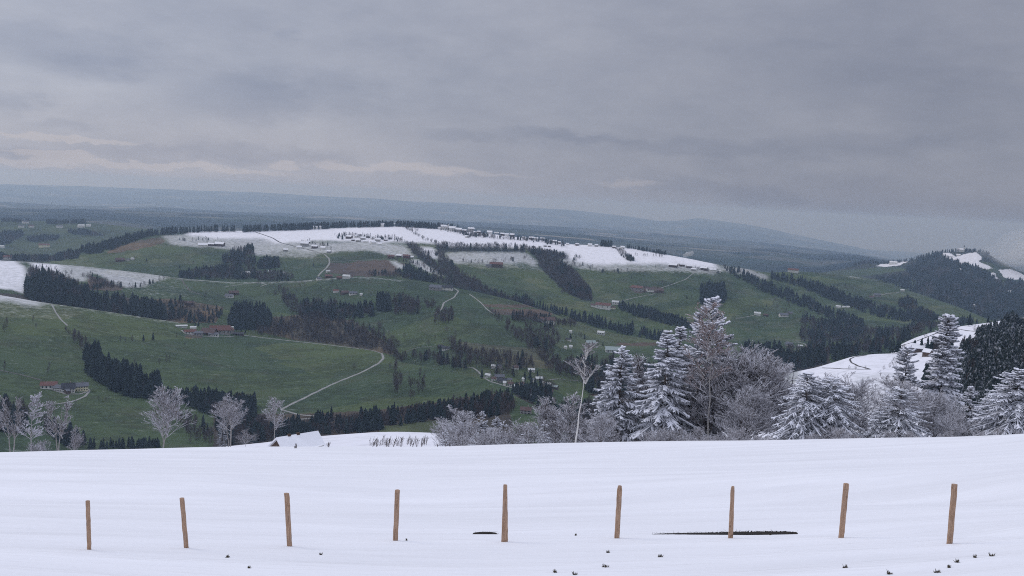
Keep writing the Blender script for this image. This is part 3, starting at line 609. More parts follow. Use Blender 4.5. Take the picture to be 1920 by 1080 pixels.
# x, ytop, half width px, distance, kind, options, label
NEAR = [
 # the group right of centre
 (1168, 648, 76, 125, 'spruce', dict(seed=11, snow=.85, nb=300, gaps=.1), 'snow-laden spruce with a frosty tip, left of the twin-topped spruce behind the snow field'),
 (1254, 618, 74, 122, 'spruce', dict(seed=12, snow=.97, nb=300, droop=.42), 'left and broader of the two spruces whose white tips stand side by side'),
 (1277, 611, 62, 126, 'spruce', dict(seed=13, snow=.95, nb=270, droop=.42), 'right spruce of the pair whose white tips stand side by side'),
 (1338, 556, 98, 130, 'pine', dict(seed=14, snow=.75, nb=240, droop=.2, gaps=.3, prof=.8, tuft=1.3, twig=.26), 'tallest tree, a loose-crowned snowy conifer rising above the bare larch'),
 (1312, 585, 50, 133, 'pine', dict(seed=15, snow=.75, nb=170, droop=.2, gaps=.3, prof=.8, tuft=1.2, twig=.26), 'snowy conifer close on the left of the tallest tree'),
 (1205, 665, 34, 134, 'bare', dict(seed=21, nprim=26, up=.9, frost=.5, ang=.45, dens=(6, 5, 3)), 'slim grey bare tree between the two big snowy spruces'),
 (1352, 568, 40, 120, 'larch', dict(seed=22, nprim=40, up=.45, frost=.25, first=.40, ang=.8, dens=(5, 4, 2), thick=.7, tw=.7), 'reddish brown bare larch with a pale trunk in front of the tallest conifer'),
 (1402, 643, 90, 127, 'bare', dict(seed=23, nprim=34, stems=4, up=.55, frost=.85, first=.1, ang=.8, dens=(6, 5, 3), lean=.05), 'wide frosted beech fanning out to the right of the tallest conifer'),
 (1340, 668, 48, 124, 'bare', dict(seed=24, nprim=28, stems=3, up=.45, frost=.8, first=.08, ang=.85, dens=(6, 5, 3)), 'frosted many-stemmed tree under the tallest conifer'),
 (1405, 722, 60, 118, 'bare', dict(seed=25, nprim=24, stems=3, up=.4, frost=.85, first=.05, ang=.8, dens=(6, 5, 3)), 'low frosted thicket tree in front of the wide frosted beech'),
 (1470, 700, 50, 128, 'bare', dict(seed=26, nprim=22, stems=2, up=.7, frost=.6, ang=.6), 'thin grey bare tree just right of the wide frosted beech'),
 (1490, 715, 34, 133, 'bare', dict(seed=27, nprim=20, up=.8, frost=.5, ang=.5), 'slender bare tree left of the dark-tipped spruce'),
 (1516, 697, 66, 112, 'spruce', dict(seed=16, snow=.8, nb=290, droop=.5, prof=.6), 'snowy spruce with a dark top in front of the white slope'),
 (1572, 694, 78, 120, 'bare', dict(seed=28, nprim=34, stems=2, up=.45, frost=.95, first=.08, ang=.9, dens=(6, 5, 3)), 'round-topped tree thick with hoarfrost in front of the white slope'),
 (1562, 708, 74, 113, 'spruce', dict(seed=17, snow=.9, nb=280, droop=.5, prof=.45), 'broad snowy spruce standing inside the round frosted tree'),
 (1628, 765, 40, 118, 'bare', dict(seed=29, nprim=22, stems=2, up=.6, frost=.8, first=.1), 'small frosted bare tree in the dip below the white slope'),
 (1650, 762, 42, 110, 'spruce', dict(seed=18, snow=.9, nb=200, droop=.4), 'small snowy spruce at the left foot of the frosty round crown'),
 (1688, 706, 48, 112, 'bare', dict(seed=30, nprim=36, up=.5, frost=.6, first=.25, ang=.85, dens=(6, 5, 3), tw=.9), 'bare tree with a round twiggy crown and a pale trunk before two tall thin conifers'),
 (1692, 728, 62, 110, 'spruce', dict(seed=19, snow=.85, nb=240, droop=.4, prof=.5), 'snowy spruce behind the round twiggy crown'),
 (1703, 650, 34, 128, 'pine', dict(seed=31, snow=.85, nb=210, droop=.2, gaps=.3, prof=.5, tuft=1.3, low=.2, twig=.28), 'slim snowy conifer, the shorter of two tall thin ones, left of the taller'),
 (1779, 590, 33, 130, 'pine', dict(seed=32, snow=.88, nb=330, gaps=.35, prof=.42, droop=.35, tuft=1.6, low=.15, twig=.34), 'tall narrow snow-clumped conifer before the far white slope, taller of two thin ones'),
 (1764, 728, 50, 116, 'bare', dict(seed=33, nprim=30, stems=2, up=.5, frost=.95, first=.1, ang=.8, dens=(6, 5, 3)), 'bushy frosted tree at the foot of the tall narrow conifer'),
 (1822, 722, 40, 118, 'spruce', dict(seed=34, snow=.95, nb=240, droop=.35), 'slim white-tipped spruce before the dark forest slope'),
 (1852, 740, 30, 124, 'spruce', dict(seed=35, snow=.95, nb=180, droop=.35), 'short white spruce between two bigger ones before the dark forest'),
 (1870, 724, 44, 119, 'spruce', dict(seed=36, snow=.95, nb=230, droop=.35), 'white spruce leaning against the broad one at the right edge'),
 (1912, 690, 78, 112, 'spruce', dict(seed=37, snow=.97, nb=330, droop=.45, prof=.6), 'broad white spruce at the right edge of the view'),
 (1800, 770, 34, 112, 'bare', dict(seed=38, nprim=22, stems=2, up=.5, frost=.95, first=.08), 'low frosted bush-like tree before the slim white-tipped spruce'),
 # middle
 (1101, 636, 34, 104, 'birch', dict(seed=41, nprim=15, up=.7, frost=.15, first=.62, ang=.6, lean=-.0, dens=(4, 4, 2), thick=.85, tw=.7), 'tall thin leaning birch with a white trunk and small high crown'),
 (1082, 735, 30, 122, 'bare', dict(seed=42, nprim=18, up=.8, frost=.5, first=.4, ang=.5), 'thin pale-stemmed tree beside the tall leaning birch'),
 (1050, 742, 32, 128, 'bare', dict(seed=43, nprim=22, up=.8, frost=.5, ang=.5, stems=2), 'grey bare tree left of the tall leaning birch'),
 (1125, 770, 36, 116, 'bare', dict(seed=44, nprim=22, up=.6, frost=.8, stems=2, first=.1), 'frosted shrubby tree right of the leaning birch'),
 (866, 760, 34, 150, 'bare', dict(seed=45, nprim=26, up=.7, frost=.8, first=.3, ang=.65), 'frosted tree with a pale trunk at the left end of the wooded edge'),
 (905, 770, 30, 150, 'spruce', dict(seed=46, snow=.55, nb=200, droop=.3), 'lightly snowed conifer at the left end of the wooded edge'),
 (840, 778, 26, 168, 'bare', dict(seed=47, nprim=24, up=.6, frost=.7, first=.1, stems=2), 'leftmost frosted tree of the wooded edge, beside the snow knoll'),
 (932, 780, 30, 155, 'spruce', dict(seed=48, snow=.6, nb=200, droop=.3), 'low dark conifer flecked with snow, second along the wooded edge'),
 (880, 790, 26, 160, 'spruce', dict(seed=49, snow=.35, nb=180, droop=.3), 'dark low conifer behind the frosted tree with a pale trunk'),
 # left, in front of the green hill
 (22, 733, 19, 200, 'bare', dict(seed=51, nprim=22, up=.85, frost=.4, first=.35, ang=.5, stems=2, tw=.8, dens=(4, 4, 2)), 'tall forked bare tree at the far left edge behind the snow'),
 (-6, 740, 15, 205, 'bare', dict(seed=52, nprim=22, up=.7, frost=.5, first=.3), 'bare tree cut by the left edge of the view'),
 (58, 734, 21, 198, 'bare', dict(seed=53, nprim=30, up=.4, frost=1.0, first=.3, ang=.85, tw=1.7, dens=(5, 4, 2)), 'slender tree with thick clumps of frost, second from the left edge'),
 (108, 742, 16, 202, 'bare', dict(seed=54, nprim=20, up=.85, frost=.4, first=.35, ang=.5, stems=2, tw=.8, dens=(4, 4, 2)), 'bare tree with a bright trunk below the cream farmhouse'),
 (308, 725, 37, 200, 'bare', dict(seed=155, nprim=28, up=.6, frost=.5, first=.34, ang=.65, stems=2, tw=.8, dens=(5, 4, 2)), 'big round-crowned frosted tree on the left, widest of the row'),
 (433, 740, 29, 205, 'bare', dict(seed=56, nprim=24, up=.6, frost=.5, first=.42, ang=.65, stems=3, tw=.8, dens=(4, 4, 3)), 'three-stemmed frosted tree between the round-crowned tree and the snowy roof'),
 (515, 740, 24, 205, 'bare', dict(seed=57, nprim=24, up=.55, frost=.45, first=.4, ang=.7, tw=.8, dens=(5, 4, 3)), 'single-trunked frosted tree rising in front of the snowy-roofed house'),
 (462, 800, 20, 215, 'bare', dict(seed=58, nprim=22, up=.4, frost=.15, first=.35, ang=.95), 'small dark round fruit tree standing on the snow left of the house'),
 (417, 795, 9, 210, 'ivy', dict(seed=59, snow=.05, nb=160, droop=.2, prof=.1), 'ivy-clad stump left of the three-stemmed tree'),
 (140, 800, 12, 240, 'bare', dict(seed=60, nprim=18, up=.6, frost=.3, first=.1, stems=2), 'small leafless sapling right of the bright-trunked tree'),
]
for (x, yt, hw, d, kind, o, lab) in NEAR:
    p, h = root_at(x, d, yt); r = hw * d / F; rz = (x * 7.3) % 6.28
    if kind in ('spruce', 'pine', 'ivy'):
        if kind == 'pine': o = dict(o)
        pr = spruce_parts(h, r, **o)
        make_tree(dict(spruce='spruce_tree', pine='pine_tree', ivy='ivy_clad_stump')[kind], pr, SP, p, 0, lab, 'tree')
    else:
        if kind == 'birch':
            pr = bare_parts(h, r * 1.0, **o)
            e = make_tree('birch_tree', pr, ('birchbark', 'twig', 'frost'), p, 0, lab, 'tree', names=('trunk', 'twigs', 'frost'))
            e.rotation_euler = (0, math.radians(3.2), 0); e.location.x -= math.tan(math.radians(3.2)) * h
        else:
            pr = bare_parts(h, r * 1.05, **o)
            mm = ('palebark', 'brtwig', 'frost') if kind == 'larch' else (('palebark' if d > 190 or x in (866, 1082, 1688) else 'bark'), 'twig', 'frost')
            e = make_tree('larch_tree' if kind == 'larch' else 'bare_tree', pr, mm, p, 0, lab, 'tree', names=('trunk', 'twigs', 'frost'))
# frosted scrub along the field edge: individual shrubs from three prototypes
protos = []
for k in range(3):
    pr = bare_parts(5.0, 2.4, 80 + k, first=.03, stems=4, nprim=7, frost=.6, up=.6, ang=.6, dens=(4, 4, 2), tw=1.5)
    protos.append(make_tree('frosted_shrub', pr, ('bark', 'twig', 'frost'), (0, 0, -500), 0, 'frosted leafless shrub in the scrub along the lower edge of the snow field', 'shrub', 'frosted shrubs along the field edge', names=('stems', 'twigs', 'frost')))
pconi = make_tree('young_spruce', spruce_parts(6.0, 2.0, 90, snow=.6, nb=90, droop=.3), SP, (0, 0, -500), 0, 'young snow-flecked spruce in the scrub along the lower edge of the snow field', 'tree', 'young spruces along the field edge')
used = set(); g = np.random.default_rng(12)
def put(pro, x, yt, d):
    p, h = root_at(x, d, yt); H0 = 6.0 if pro is pconi else 5.0
    if pro.name in used: copy_tree(pro, p, g.uniform(0, 6.28), h / H0)
    else: used.add(pro.name); pro.location = p; pro.scale = (h / H0,) * 3
for x in np.arange(835, 1215, 8.5):
    yt = np.interp(x, [835, 870, 930, 1000, 1060, 1120, 1215], [800, 798, 785, 788, 782, 790, 800]) + g.uniform(-6, 26)
    put(protos[g.integers(3)] if g.random() < .68 else pconi, x, yt, g.uniform(118, 150))
for x in np.arange(1215, 1925, 12): put(protos[g.integers(3)], x, g.uniform(796, 820), g.uniform(100, 116))
for x, yt in ((78, 822), (66, 826), (1450, 780), (1480, 775)): put(protos[g.integers(3)], x, yt, g.uniform(185, 200))
# whips on the knoll
def whips(x0, x1, yb, n, hpx, label, seed):
    g = np.random.default_rng(seed); c = loc1((x0 + x1) / 2, yb); a = []; b = []; r = []
    e_ = empty('whip_shrub', c, label=label, cat='shrub')
    for k in range(n):
        x = g.uniform(x0, x1); q = loc1(x, yb + g.uniform(-3, 2)) - c; d = np.hypot(*(q + c)[:2]); h = hpx * d / F * g.uniform(.3, 1)
        l = g.normal(.12, .1); m_ = q + [l * h * .4, 0, h * .5]; t_ = q + [l * h * 1.3, 0, h]
        a += [q - [0, 0, .3], m_]; b += [m_, t_]; r += [.06, .045]
        for j in range(3):
            s = g.uniform(.3, .8); w = q + (t_ - q) * s; a.append(w); b.append(w + np.array([g.normal(0, .16) * h, 0, .22 * h])); r.append(.03)
    build('stems', [tubes(a, b, np.array(r), np.array(r) * .5, 3)], M['twig'], e_, attrs=dict(tint=np.full(len(a) * 6, .3)))
whips(693, 755, 836, 60, 20, 'thicket of thin grey stems poking through the snow on the knoll, left half', 1)
whips(762, 800, 836, 40, 19, 'thicket of thin grey stems poking through the snow on the knoll, right half', 2)
whips(820, 850, 836, 16, 10, 'sparse low stems at the right end of the snowy knoll', 3)
whips(610, 618, 837, 6, 9, 'tiny leafless sapling right of the snowy-roofed house', 4)
whips(552, 556, 840, 6, 8, 'tiny dark sapling in front of the snowy roof', 5)

# ------------------------------------------------------------------ forest trees on the hills
def star_spruce(seed, tiers=6, n=7):
    g = np.random.default_rng(seed); V = []; Fc = []
    for k in range(tiers):
        u0 = .08 + .86 * k / tiers; u1 = min(1.0, u0 + 1.65 / tiers + .04); r = .215 * (1 - u0) ** .75 + .02
        c = len(V); V.append((0, 0, u1))
        ph = g.random() * 6.28
        for j in range(2 * n):
            rr = r * (g.uniform(.72, 1.2) if j % 2 == 0 else g.uniform(.45, .72)); a = ph + np.pi * j / n
            V.append((rr * np.cos(a), rr * np.sin(a), u0 + (.0 if j % 2 == 0 else .03) + g.uniform(-.025, .02)))
        for j in range(2 * n): Fc.append((c, c + 1 + j, c + 1 + (j + 1) % (2 * n)))
    c = len(V); V += [(.014, 0, -.05), (-.007, .012, -.05), (-.007, -.012, -.05), (0, 0, .4)]; Fc += [(c, c + 1, c + 3), (c + 1, c + 2, c + 3), (c + 2, c, c + 3)]
    return np.array(V), np.array(Fc)
def puff_bare(seed, n=70, w=.26, lo=.3, tk=1.0):
    g = np.random.default_rng(seed); V = []; Fc = []
    def tri(a, b, c): k = len(V); V.extend([a, b, c]); Fc.append((k, k + 1, k + 2))
    tri((.018, 0, -.05), (-.018, 0, -.05), (0, 0, .75)); tri((0, .018, -.05), (0, -.018, -.05), (0, 0, .75))
    for k in range(n):
        u = g.random() ** .8; a = g.random() * 6.28; z0 = lo * .8 + (1 - lo) * .65 * u * g.random(); el = g.uniform(.5, 1.3)
        prof = np.sin(np.pi * min(1, .15 + u * .85)) ** .6
        tip = np.array([np.cos(a) * w * prof * g.uniform(.4, 1.1), np.sin(a) * w * prof * g.uniform(.4, 1.1), lo + (1 - lo) * u * g.uniform(.9, 1.03)])
        b0 = np.array([tip[0] * .35, tip[1] * .35, max(lo * .6, tip[2] - .20)]); s = np.cross(tip - b0, g.normal(size=3)); s /= np.linalg.norm(s); s *= g.uniform(.009, .024) * tk
        tri(b0 - s * .5, b0 + s * .5, tip); m_ = (b0 + tip) / 2; t2 = tip + g.normal(0, .05, 3); tri(m_ - s * .6, m_ + s * .6, t2)
    return np.array(V), np.array(Fc)
TPL = {'spruce': [star_spruce(k) for k in range(5)], 'far': [star_spruce(20 + k, 3, 4) for k in range(4)],
       'bare': [puff_bare(k) for k in range(5)], 'wide': [puff_bare(30 + k, 70, .42, .22) for k in range(4)], 'farbare': [puff_bare(10 + k, 30, .30, .25, 2.2) for k in range(4)]}
TREES = []      # (kind, pos, h, hpx, stand, dusted)
STANDS = {}
def area(p):
    p = np.array(p, float); x, y = p.T; return abs(np.dot(x, np.roll(y, -1)) - np.dot(y, np.roll(x, -1))) / 2
def stand(label, poly, mix=1.0, h=(14, 20), dens=1.0, dusted=False, wide=False, seed=None, px=None):
    g = np.random.default_rng(seed or abs(int(sum(a * 13 + b * 7 for a, b in poly))) % 9999)
    STANDS[len(STANDS)] = label; sid = len(STANDS) - 1
    p = np.array(poly, float); cen = p.mean(0); D = np.linalg.norm(loc1(*cen)[:2]); hpx = np.mean(px or h) / (1 if px else D / F)
    n = int(area(poly) / (.30 * hpx * .17 * hpx) * dens * 1.35); n = min(n, 2600)
    x0, y0 = p.min(0); x1, y1 = p.max(0); X = g.uniform(x0, x1, n * 4); Y = g.uniform(y0, y1, n * 4)
    k = inpoly(X, Y, poly); X = X[k][:n]; Y = Y[k][:n]; P, la = loc(X, Y)
    mode = np.bincount(la[la >= 2]).argmax() if (la >= 2).any() else 99
    for (x, y, q, ly) in zip(X, Y, P, la):
        if ly < 2 or (ly != mode and not px): continue      # never on the near snow
        hh = (g.uniform(*h) if not px else g.uniform(*px) * np.hypot(q[0], q[1]) / F) * (1 + .25 * float(vnoise(x / 13, y / 9)))
        # stands of one kind clump together
        s = (g.random() * .5 + .5 * (.5 + .9 * float(vnoise(x / 16 + 9, y / 10)))) < mix
        kind = 'spruce' if s else ('wide' if wide else 'bare'); hh *= 1 if s else .82
        TREES.append((kind, q, hh, hh / np.hypot(q[0], q[1]) * F, sid, dusted, g.integers(99), g.random() * 6.28))
def row(label, pts, n, mix=0.0, h=(9, 13), wide=True, jit=1.0):
    if wide: h = (h[0] * 1.25, h[1] * 1.25)
    g = np.random.default_rng(n * 31 + int(pts[0][0])); STANDS[len(STANDS)] = label; sid = len(STANDS) - 1
    p = np.array(pts, float); s = np.concatenate([[0], np.cumsum(np.hypot(*np.diff(p, axis=0).T))])
    for t in np.sort(g.random(n)) * s[-1]:
        x = np.interp(t, s, p[:, 0]) + g.normal(0, jit); y = np.interp(t, s, p[:, 1]) + g.normal(0, jit * .5); q = loc1(x, y)
        sp = g.random() < mix; hh = g.uniform(*h)
        TREES.append(('spruce' if sp else ('wide' if wide else 'bare'), q, hh, hh / np.hypot(q[0], q[1]) * F, sid, False, g.integers(99), g.random() * 6.28))
def spots(label, pts, hpx, kind='wide'):
    STANDS[len(STANDS)] = label; sid = len(STANDS) - 1
    for k, (x, y) in enumerate(pts):
        q = loc1(x, y); hp = hpx * (.85 + .3 * ((k * 37) % 10) / 10); TREES.append((kind, q, hp * np.hypot(q[0], q[1]) / F, hp + 1000, sid, False, k * 7, k * 1.3))
# near right forest
stand('dark conifer of the snow-dusted forest climbing the slope at the right edge', [(1797, 672), (1815, 655), (1850, 636), (1880, 622), (1925, 612), (1960, 610), (1960, 790), (1780, 790), (1760, 760), (1790, 740), (1770, 715)], .85, (8.5, 13), 1.1, True, px=(20, 31))
stand('dark conifer of the small clump by the tall narrow snowy conifer', [(1730, 715), (1755, 700), (1765, 720), (1760, 745), (1732, 740)], 1, (9, 13), .8)
row('small tree along the upper edge of the right-hand forest', [(1800, 672), (1830, 652), (1842, 640), (1870, 618), (1900, 605)], 16, .8, (8, 13), False, 2)
stand('conifer in the trees around the snowed-in farm on the right', [(1690, 655), (1700, 650), (1790, 660), (1775, 672), (1740, 664), (1700, 664)], .6, (7, 11), .5)
row('dark conifer behind the crest beyond the snowed-in farm', [(1672, 664), (1700, 661), (1730, 660), (1760, 658), (1790, 655)], 14, .7, (7, 11), False, 1)
stand('tree of the dark mixed forest beyond the white field on the right', [(1440, 700), (1470, 672), (1560, 662), (1640, 648), (1740, 622), (1800, 616), (1860, 611), (1860, 625), (1740, 640), (1660, 665), (1600, 672), (1530, 692), (1470, 706), (1440, 716)], .6, (11, 17), 1.1)
spots('tall dark spruce standing alone on the far white crest at the right', [(1817, 612)], 26, 'spruce'); spots('dark spruce just right of the lone one on the far white crest', [(1852, 607)], 16, 'spruce')
spots('small bare tree beside the dark track on the white field', [(1592, 692), (1604, 693), (1622, 694)], 9); spots('bare bush right of the dark track on the white field', [(1657, 694), (1668, 690)], 10)
spots('bare tree left of the snowed-in farm on the white field', [(1676, 688), (1686, 684)], 22); spots('little tree at the top of the white field behind the farm', [(1735, 634), (1827, 622), (1841, 622)], 12)
# left hill
stand('leafless tree in the thin upper end of the gully on the left green hill', [(122, 620), (140, 628), (162, 645), (176, 668), (160, 668), (148, 650), (128, 632)], .2, (9, 13), .55)
stand('dark spruce in the belt right of the cream farmhouse', [(160, 672), (178, 664), (200, 690), (235, 708), (268, 722), (300, 730), (292, 748), (250, 746), (215, 735), (182, 718), (163, 702)], .88, (11, 18), 1.5)
stand('dark tree in the belt behind the big round-crowned frosted tree', [(285, 735), (340, 748), (400, 750), (480, 760), (470, 805), (425, 795), (360, 765), (300, 752)], .75, (8, 13), 1.5)
stand('tree of the mixed wood in the valley floor left of centre', [(470, 790), (560, 800), (620, 792), (700, 786), (760, 778), (800, 768), (850, 762), (900, 752), (950, 745), (965, 775), (850, 795), (820, 786), (760, 797), (715, 806), (600, 822), (480, 832), (420, 835), (405, 800), (430, 795)], .42, (7, 12), 1.5)
stand('dark tree behind the bare trees at the left edge', [(-40, 760), (40, 765), (62, 795), (40, 815), (-40, 805)], .5, (10, 14), .9)
stand('bare tree in the strip right of the left edge trees', [(70, 790), (105, 800), (160, 830), (160, 840), (120, 838), (85, 812)], .5, (7, 11), .8)
stand('small conifer whose tip shows above the snow edge on the left', [(165, 842), (225, 838), (300, 836), (300, 844), (165, 848)], .95, (5, 8), .9)
stand('leafless tree on the lower slope right of the round-crowned tree', [(330, 785), (352, 782), (395, 812), (410, 836), (360, 836)], .1, (7, 11), .5)
stand('sparse bare tree in the upright clump on the green slope left of the road bend', [(736, 668), (754, 668), (754, 740), (738, 742)], .25, (10, 16), .35)
stand('leafless tree in the faint clump under the road bend', [(765, 708), (800, 702), (796, 745), (768, 748)], .05, (10, 16), .3)
stand('tree of the hedge above the valley wood', [(740, 688), (748, 690), (746, 700), (738, 700)], .2, (8, 12), .6)
spots('lone bare tree on the green slope above the belt of spruces', [(68, 616), (62, 606), (226, 642), (235, 643), (248, 642)], 13, 'bare')
spots('lone dark tree high on the left green hill', [(269, 640), (287, 638)], 15, 'spruce'); spots('tree of the pair in the middle of the left green hill', [(243, 693), (252, 691)], 17, 'bare')
spots('tree of the trio in the middle of the left green hill', [(299, 683), (312, 681), (318, 680)], 16, 'bare'); spots('small tree under the big red-roofed farm', [(347, 648), (331, 634)], 10, 'bare')
spots('bare tree above the red-roofed barn at the left', [(90, 702), (92, 696)], 15, 'bare'); spots('dark tree near the left edge on the green hill', [(8, 622), (12, 616), (9, 696)], 20, 'bare')
spots('little bush on the green slope right of the cream farmhouse', [(185, 748), (198, 750), (204, 748), (142, 756)], 9); spots('single round tree inside the bend of the pale road', [(664, 694)], 18, 'wide'); spots('single bare tree under the bend of the pale road', [(731, 694)], 17, 'bare'); spots('tiny bush below the road on the crest', [(490, 670), (660, 655), (528, 642)], 8)
spots('tree behind the big red-roofed farm', [(366, 614), (372, 612), (452, 622), (460, 626)], 12, 'spruce')
# middle hills
stand('tree in the dark wooded valley left, below the snow patch', [(50, 528), (90, 522), (110, 545), (165, 560), (230, 568), (300, 580), (330, 600), (250, 600), (150, 584), (70, 570), (45, 556)], .8, (15, 22), 1.2)
stand('leafless tree at the foot of the snow patch on the left', [(55, 508), (100, 512), (165, 545), (170, 560), (90, 545), (52, 530)], .35, (10, 15), .7)
row('little tree on the mottled snow patch at the left', [(70, 508), (90, 506), (110, 512), (130, 514), (145, 518), (165, 518), (200, 530), (225, 540), (260, 540), (285, 532), (310, 523)], 46, .25, (6, 10), True, 2)
stand('bare shrub on the brown patch under the mottled snow', [(168, 520), (190, 524), (215, 540), (170, 545)], 0, (4, 7), .4)
stand('dark spruce in the wood behind the bare slope, left of centre', [(430, 592), (450, 585), (490, 582), (508, 590), (506, 618), (440, 620), (428, 612)], 1, (16, 22), 1.1)
stand('tree on the brown slope below the white farmhouse on the left', [(250, 570), (330, 565), (420, 585), (400, 610), (330, 602), (260, 588)], .35, (7, 13), .35)
stand('leafless tree of the brown wooded slope in the centre left', [(480, 615), (500, 600), (560, 598), (640, 602), (700, 620), (735, 650), (755, 680), (720, 662), (640, 650), (560, 640), (480, 628)], .12, (9, 15), .65)
stand('dark tree in the mixed wood below the twin white farms', [(560, 575), (590, 568), (620, 572), (660, 578), (700, 575), (702, 592), (660, 600), (600, 602), (560, 595)], .42, (10, 16), .8)
stand('bare tree running down the hollow above the central wood', [(520, 540), (545, 545), (560, 575), (570, 590), (545, 590), (530, 565)], .15, (9, 14), .6)
stand('dark spruce in the square-edged wood in the centre', [(706, 562), (730, 560), (732, 585), (706, 586)], .98, (14, 18), 1.1)
stand('purple-brown leafless tree right of the square-edged wood', [(732, 562), (760, 560), (785, 575), (788, 590), (740, 592)], .1, (13, 18), 1.1)
stand('bare tree in the round copse under the long grey farm', [(815, 590), (825, 585), (848, 585), (850, 605), (815, 608)], .2, (13, 17), 1.0); stand('bare tree in the small copse beside the farm lane', [(795, 568), (812, 565), (818, 580), (800, 582)], 0, (9, 13), .8)
stand('tree of the copse around the white farmhouse in the valley', [(842, 640), (860, 645), (900, 665), (960, 672), (1000, 680), (1000, 695), (930, 690), (880, 690), (860, 680), (846, 660)], .12, (12, 17), .9)
stand('tree in the thin wood beneath the white farmhouse in the valley', [(750, 670), (800, 668), (830, 675), (868, 680), (880, 695), (850, 694), (800, 682), (755, 676)], .3, (12, 17), .7)
stand('leafless tree along the diagonal hedge in the centre', [(912, 580), (930, 592), (975, 620), (1010, 640), (1040, 665), (1065, 700), (1030, 700), (1005, 668), (970, 640), (930, 605)], .05, (9, 14), .8)
stand('brown leafless tree around the white red-roofed farm', [(960, 592), (1000, 590), (1045, 600), (1085, 608), (1075, 616), (1040, 612), (960, 606)], .1, (9, 13), .7)
stand('leafless tree below the white red-roofed farm', [(980, 612), (1040, 614), (1050, 640), (1040, 655), (1005, 640), (985, 625)], .05, (8, 12), .6)
stand('tree in the wooded bottom behind the village', [(1040, 690), (1085, 680), (1130, 675), (1200, 690), (1260, 700), (1260, 740), (1150, 745), (1100, 740), (1085, 715), (1045, 705)], .35, (13, 19), .9)
stand('dark conifer below the village in the valley', [(960, 735), (1000, 732), (1030, 738), (1035, 752), (1000, 758), (965, 750)], .85, (11, 16), 1.1)
stand('tree of the dark wood above the frosted scrub', [(880, 765), (960, 758), (1040, 765), (1110, 762), (1200, 750), (1300, 740), (1300, 830), (860, 835)], .5, (10, 16), 1.0)
stand('tree in the wood below the quarry on the right', [(1430, 650), (1470, 655), (1540, 655), (1560, 668), (1470, 690), (1430, 700)], .5, (12, 18), .9)
stand('tree in the wood right of the tallest conifer', [(1380, 640), (1400, 645), (1440, 655), (1440, 680), (1400, 665)], .9, (12, 17), 1)
row('young tree on the green pasture near the twin white farms', [(480, 535), (520, 540), (560, 538), (620, 532), (680, 531), (730, 540)], 12, .1, (5, 8))
row('single bare tree on the central pastures', [(752, 612), (760, 640), (900, 625), (920, 628), (930, 620), (790, 655), (855, 610)], 9, .1, (6, 9)); row('hedge tree on the central pastures', [(705, 610), (725, 630), (750, 652)], 14, 0, (6, 9))
row('tree along the farm lane in the valley', [(1060, 640), (1090, 632), (1110, 648), (1135, 650)], 9, .2, (5, 8)); row('tree among the houses of the valley village', [(905, 716), (925, 700), (950, 702), (985, 712), (1000, 705), (1020, 735), (1050, 725)], 26, .35, (7, 11), True, 4)
row('tree around the big farms on the middle ridge', [(415, 556), (440, 545), (450, 555), (360, 560), (640, 542), (670, 556), (810, 548), (850, 546)], 22, .1, (5, 8), True, 3)
# the snow-topped ridge
stand('dark conifer of the forest running over the ridge at the left', [(150, 473), (200, 458), (250, 446), (300, 436), (340, 432), (380, 430), (440, 428), (440, 434), (380, 435), (330, 439), (290, 442), (262, 449), (215, 468), (175, 478)], .97, (15, 22), 2.2)
stand('tree in the dark hollow left below the ridge', [(0, 478), (60, 483), (110, 480), (150, 474), (150, 484), (100, 490), (0, 492)], .6, (12, 18), .9)
row('dark conifer in the forest edge on the snowy skyline', [(458, 434), (500, 432), (540, 431.5), (590, 429.5), (620, 428)], 300, .95, (16, 22), False, 1.0)
row('dark conifer in the forest edge left of the church', [(620, 428), (660, 426), (700, 425.3), (750, 424.5), (800, 428), (860, 431.5)], 380, .8, (14, 21), False, .8)
row('dark conifer block on the right of the snowy skyline', [(1126, 461), (1146, 462.5)], 45, 1, (16, 20), False, .8); row('dark conifer of the long skyline wood at the right', [(1176, 465), (1205, 470), (1225, 473), (1248, 478)], 70, 1, (9, 15), False, .9)
stand('bare tree of the hedge strip across the right snow field', [(1152, 465), (1170, 470), (1192, 488), (1180, 490), (1160, 476)], .2, (7, 11), .9)
row('small orchard tree on the right snow field', [(1184, 478), (1205, 480), (1225, 481), (1245, 483)], 14, 0, (6, 9), True, .6)
stand('leafless tree of the dark wooded gully east of the village', [(978, 464), (1000, 468), (1055, 478), (1066, 486), (1045, 490), (1075, 508), (1090, 526), (1108, 548), (1110, 566), (1090, 563), (1050, 540), (1030, 520), (1010, 500), (1004, 482)], .15, (10, 15), 1.0)
stand('leafless tree of the long gully under the village', [(812, 452), (822, 456), (830, 470), (840, 490), (862, 510), (895, 525), (905, 540), (960, 557), (1000, 573), (1000, 580), (940, 566), (860, 545), (835, 520), (820, 495), (822, 475)], .15, (10, 15), 1.0)
stand('dark conifer of the long belt slanting down behind the middle ridge', [(950, 556), (1000, 571), (1040, 584), (1100, 601), (1160, 615), (1250, 634), (1250, 642), (1150, 624), (1090, 606), (1040, 592), (960, 568)], .95, (15, 21), 1.0)
stand('leafless tree of the short gully beside the red barns', [(757, 455), (778, 458), (800, 476), (822, 500), (835, 520), (800, 497), (775, 475)], .1, (9, 13), .9)
row('bare tree of the line crossing the snow under the village', [(826, 468), (850, 468), (880, 471), (930, 470), (985, 472)], 80, .15, (14, 20), True, .7)
row('bare tree of the hedge climbing the snow to the skyline', [(757, 427), (770, 435), (790, 448), (812, 456)], 30, .1, (7, 10), True, 1.2)
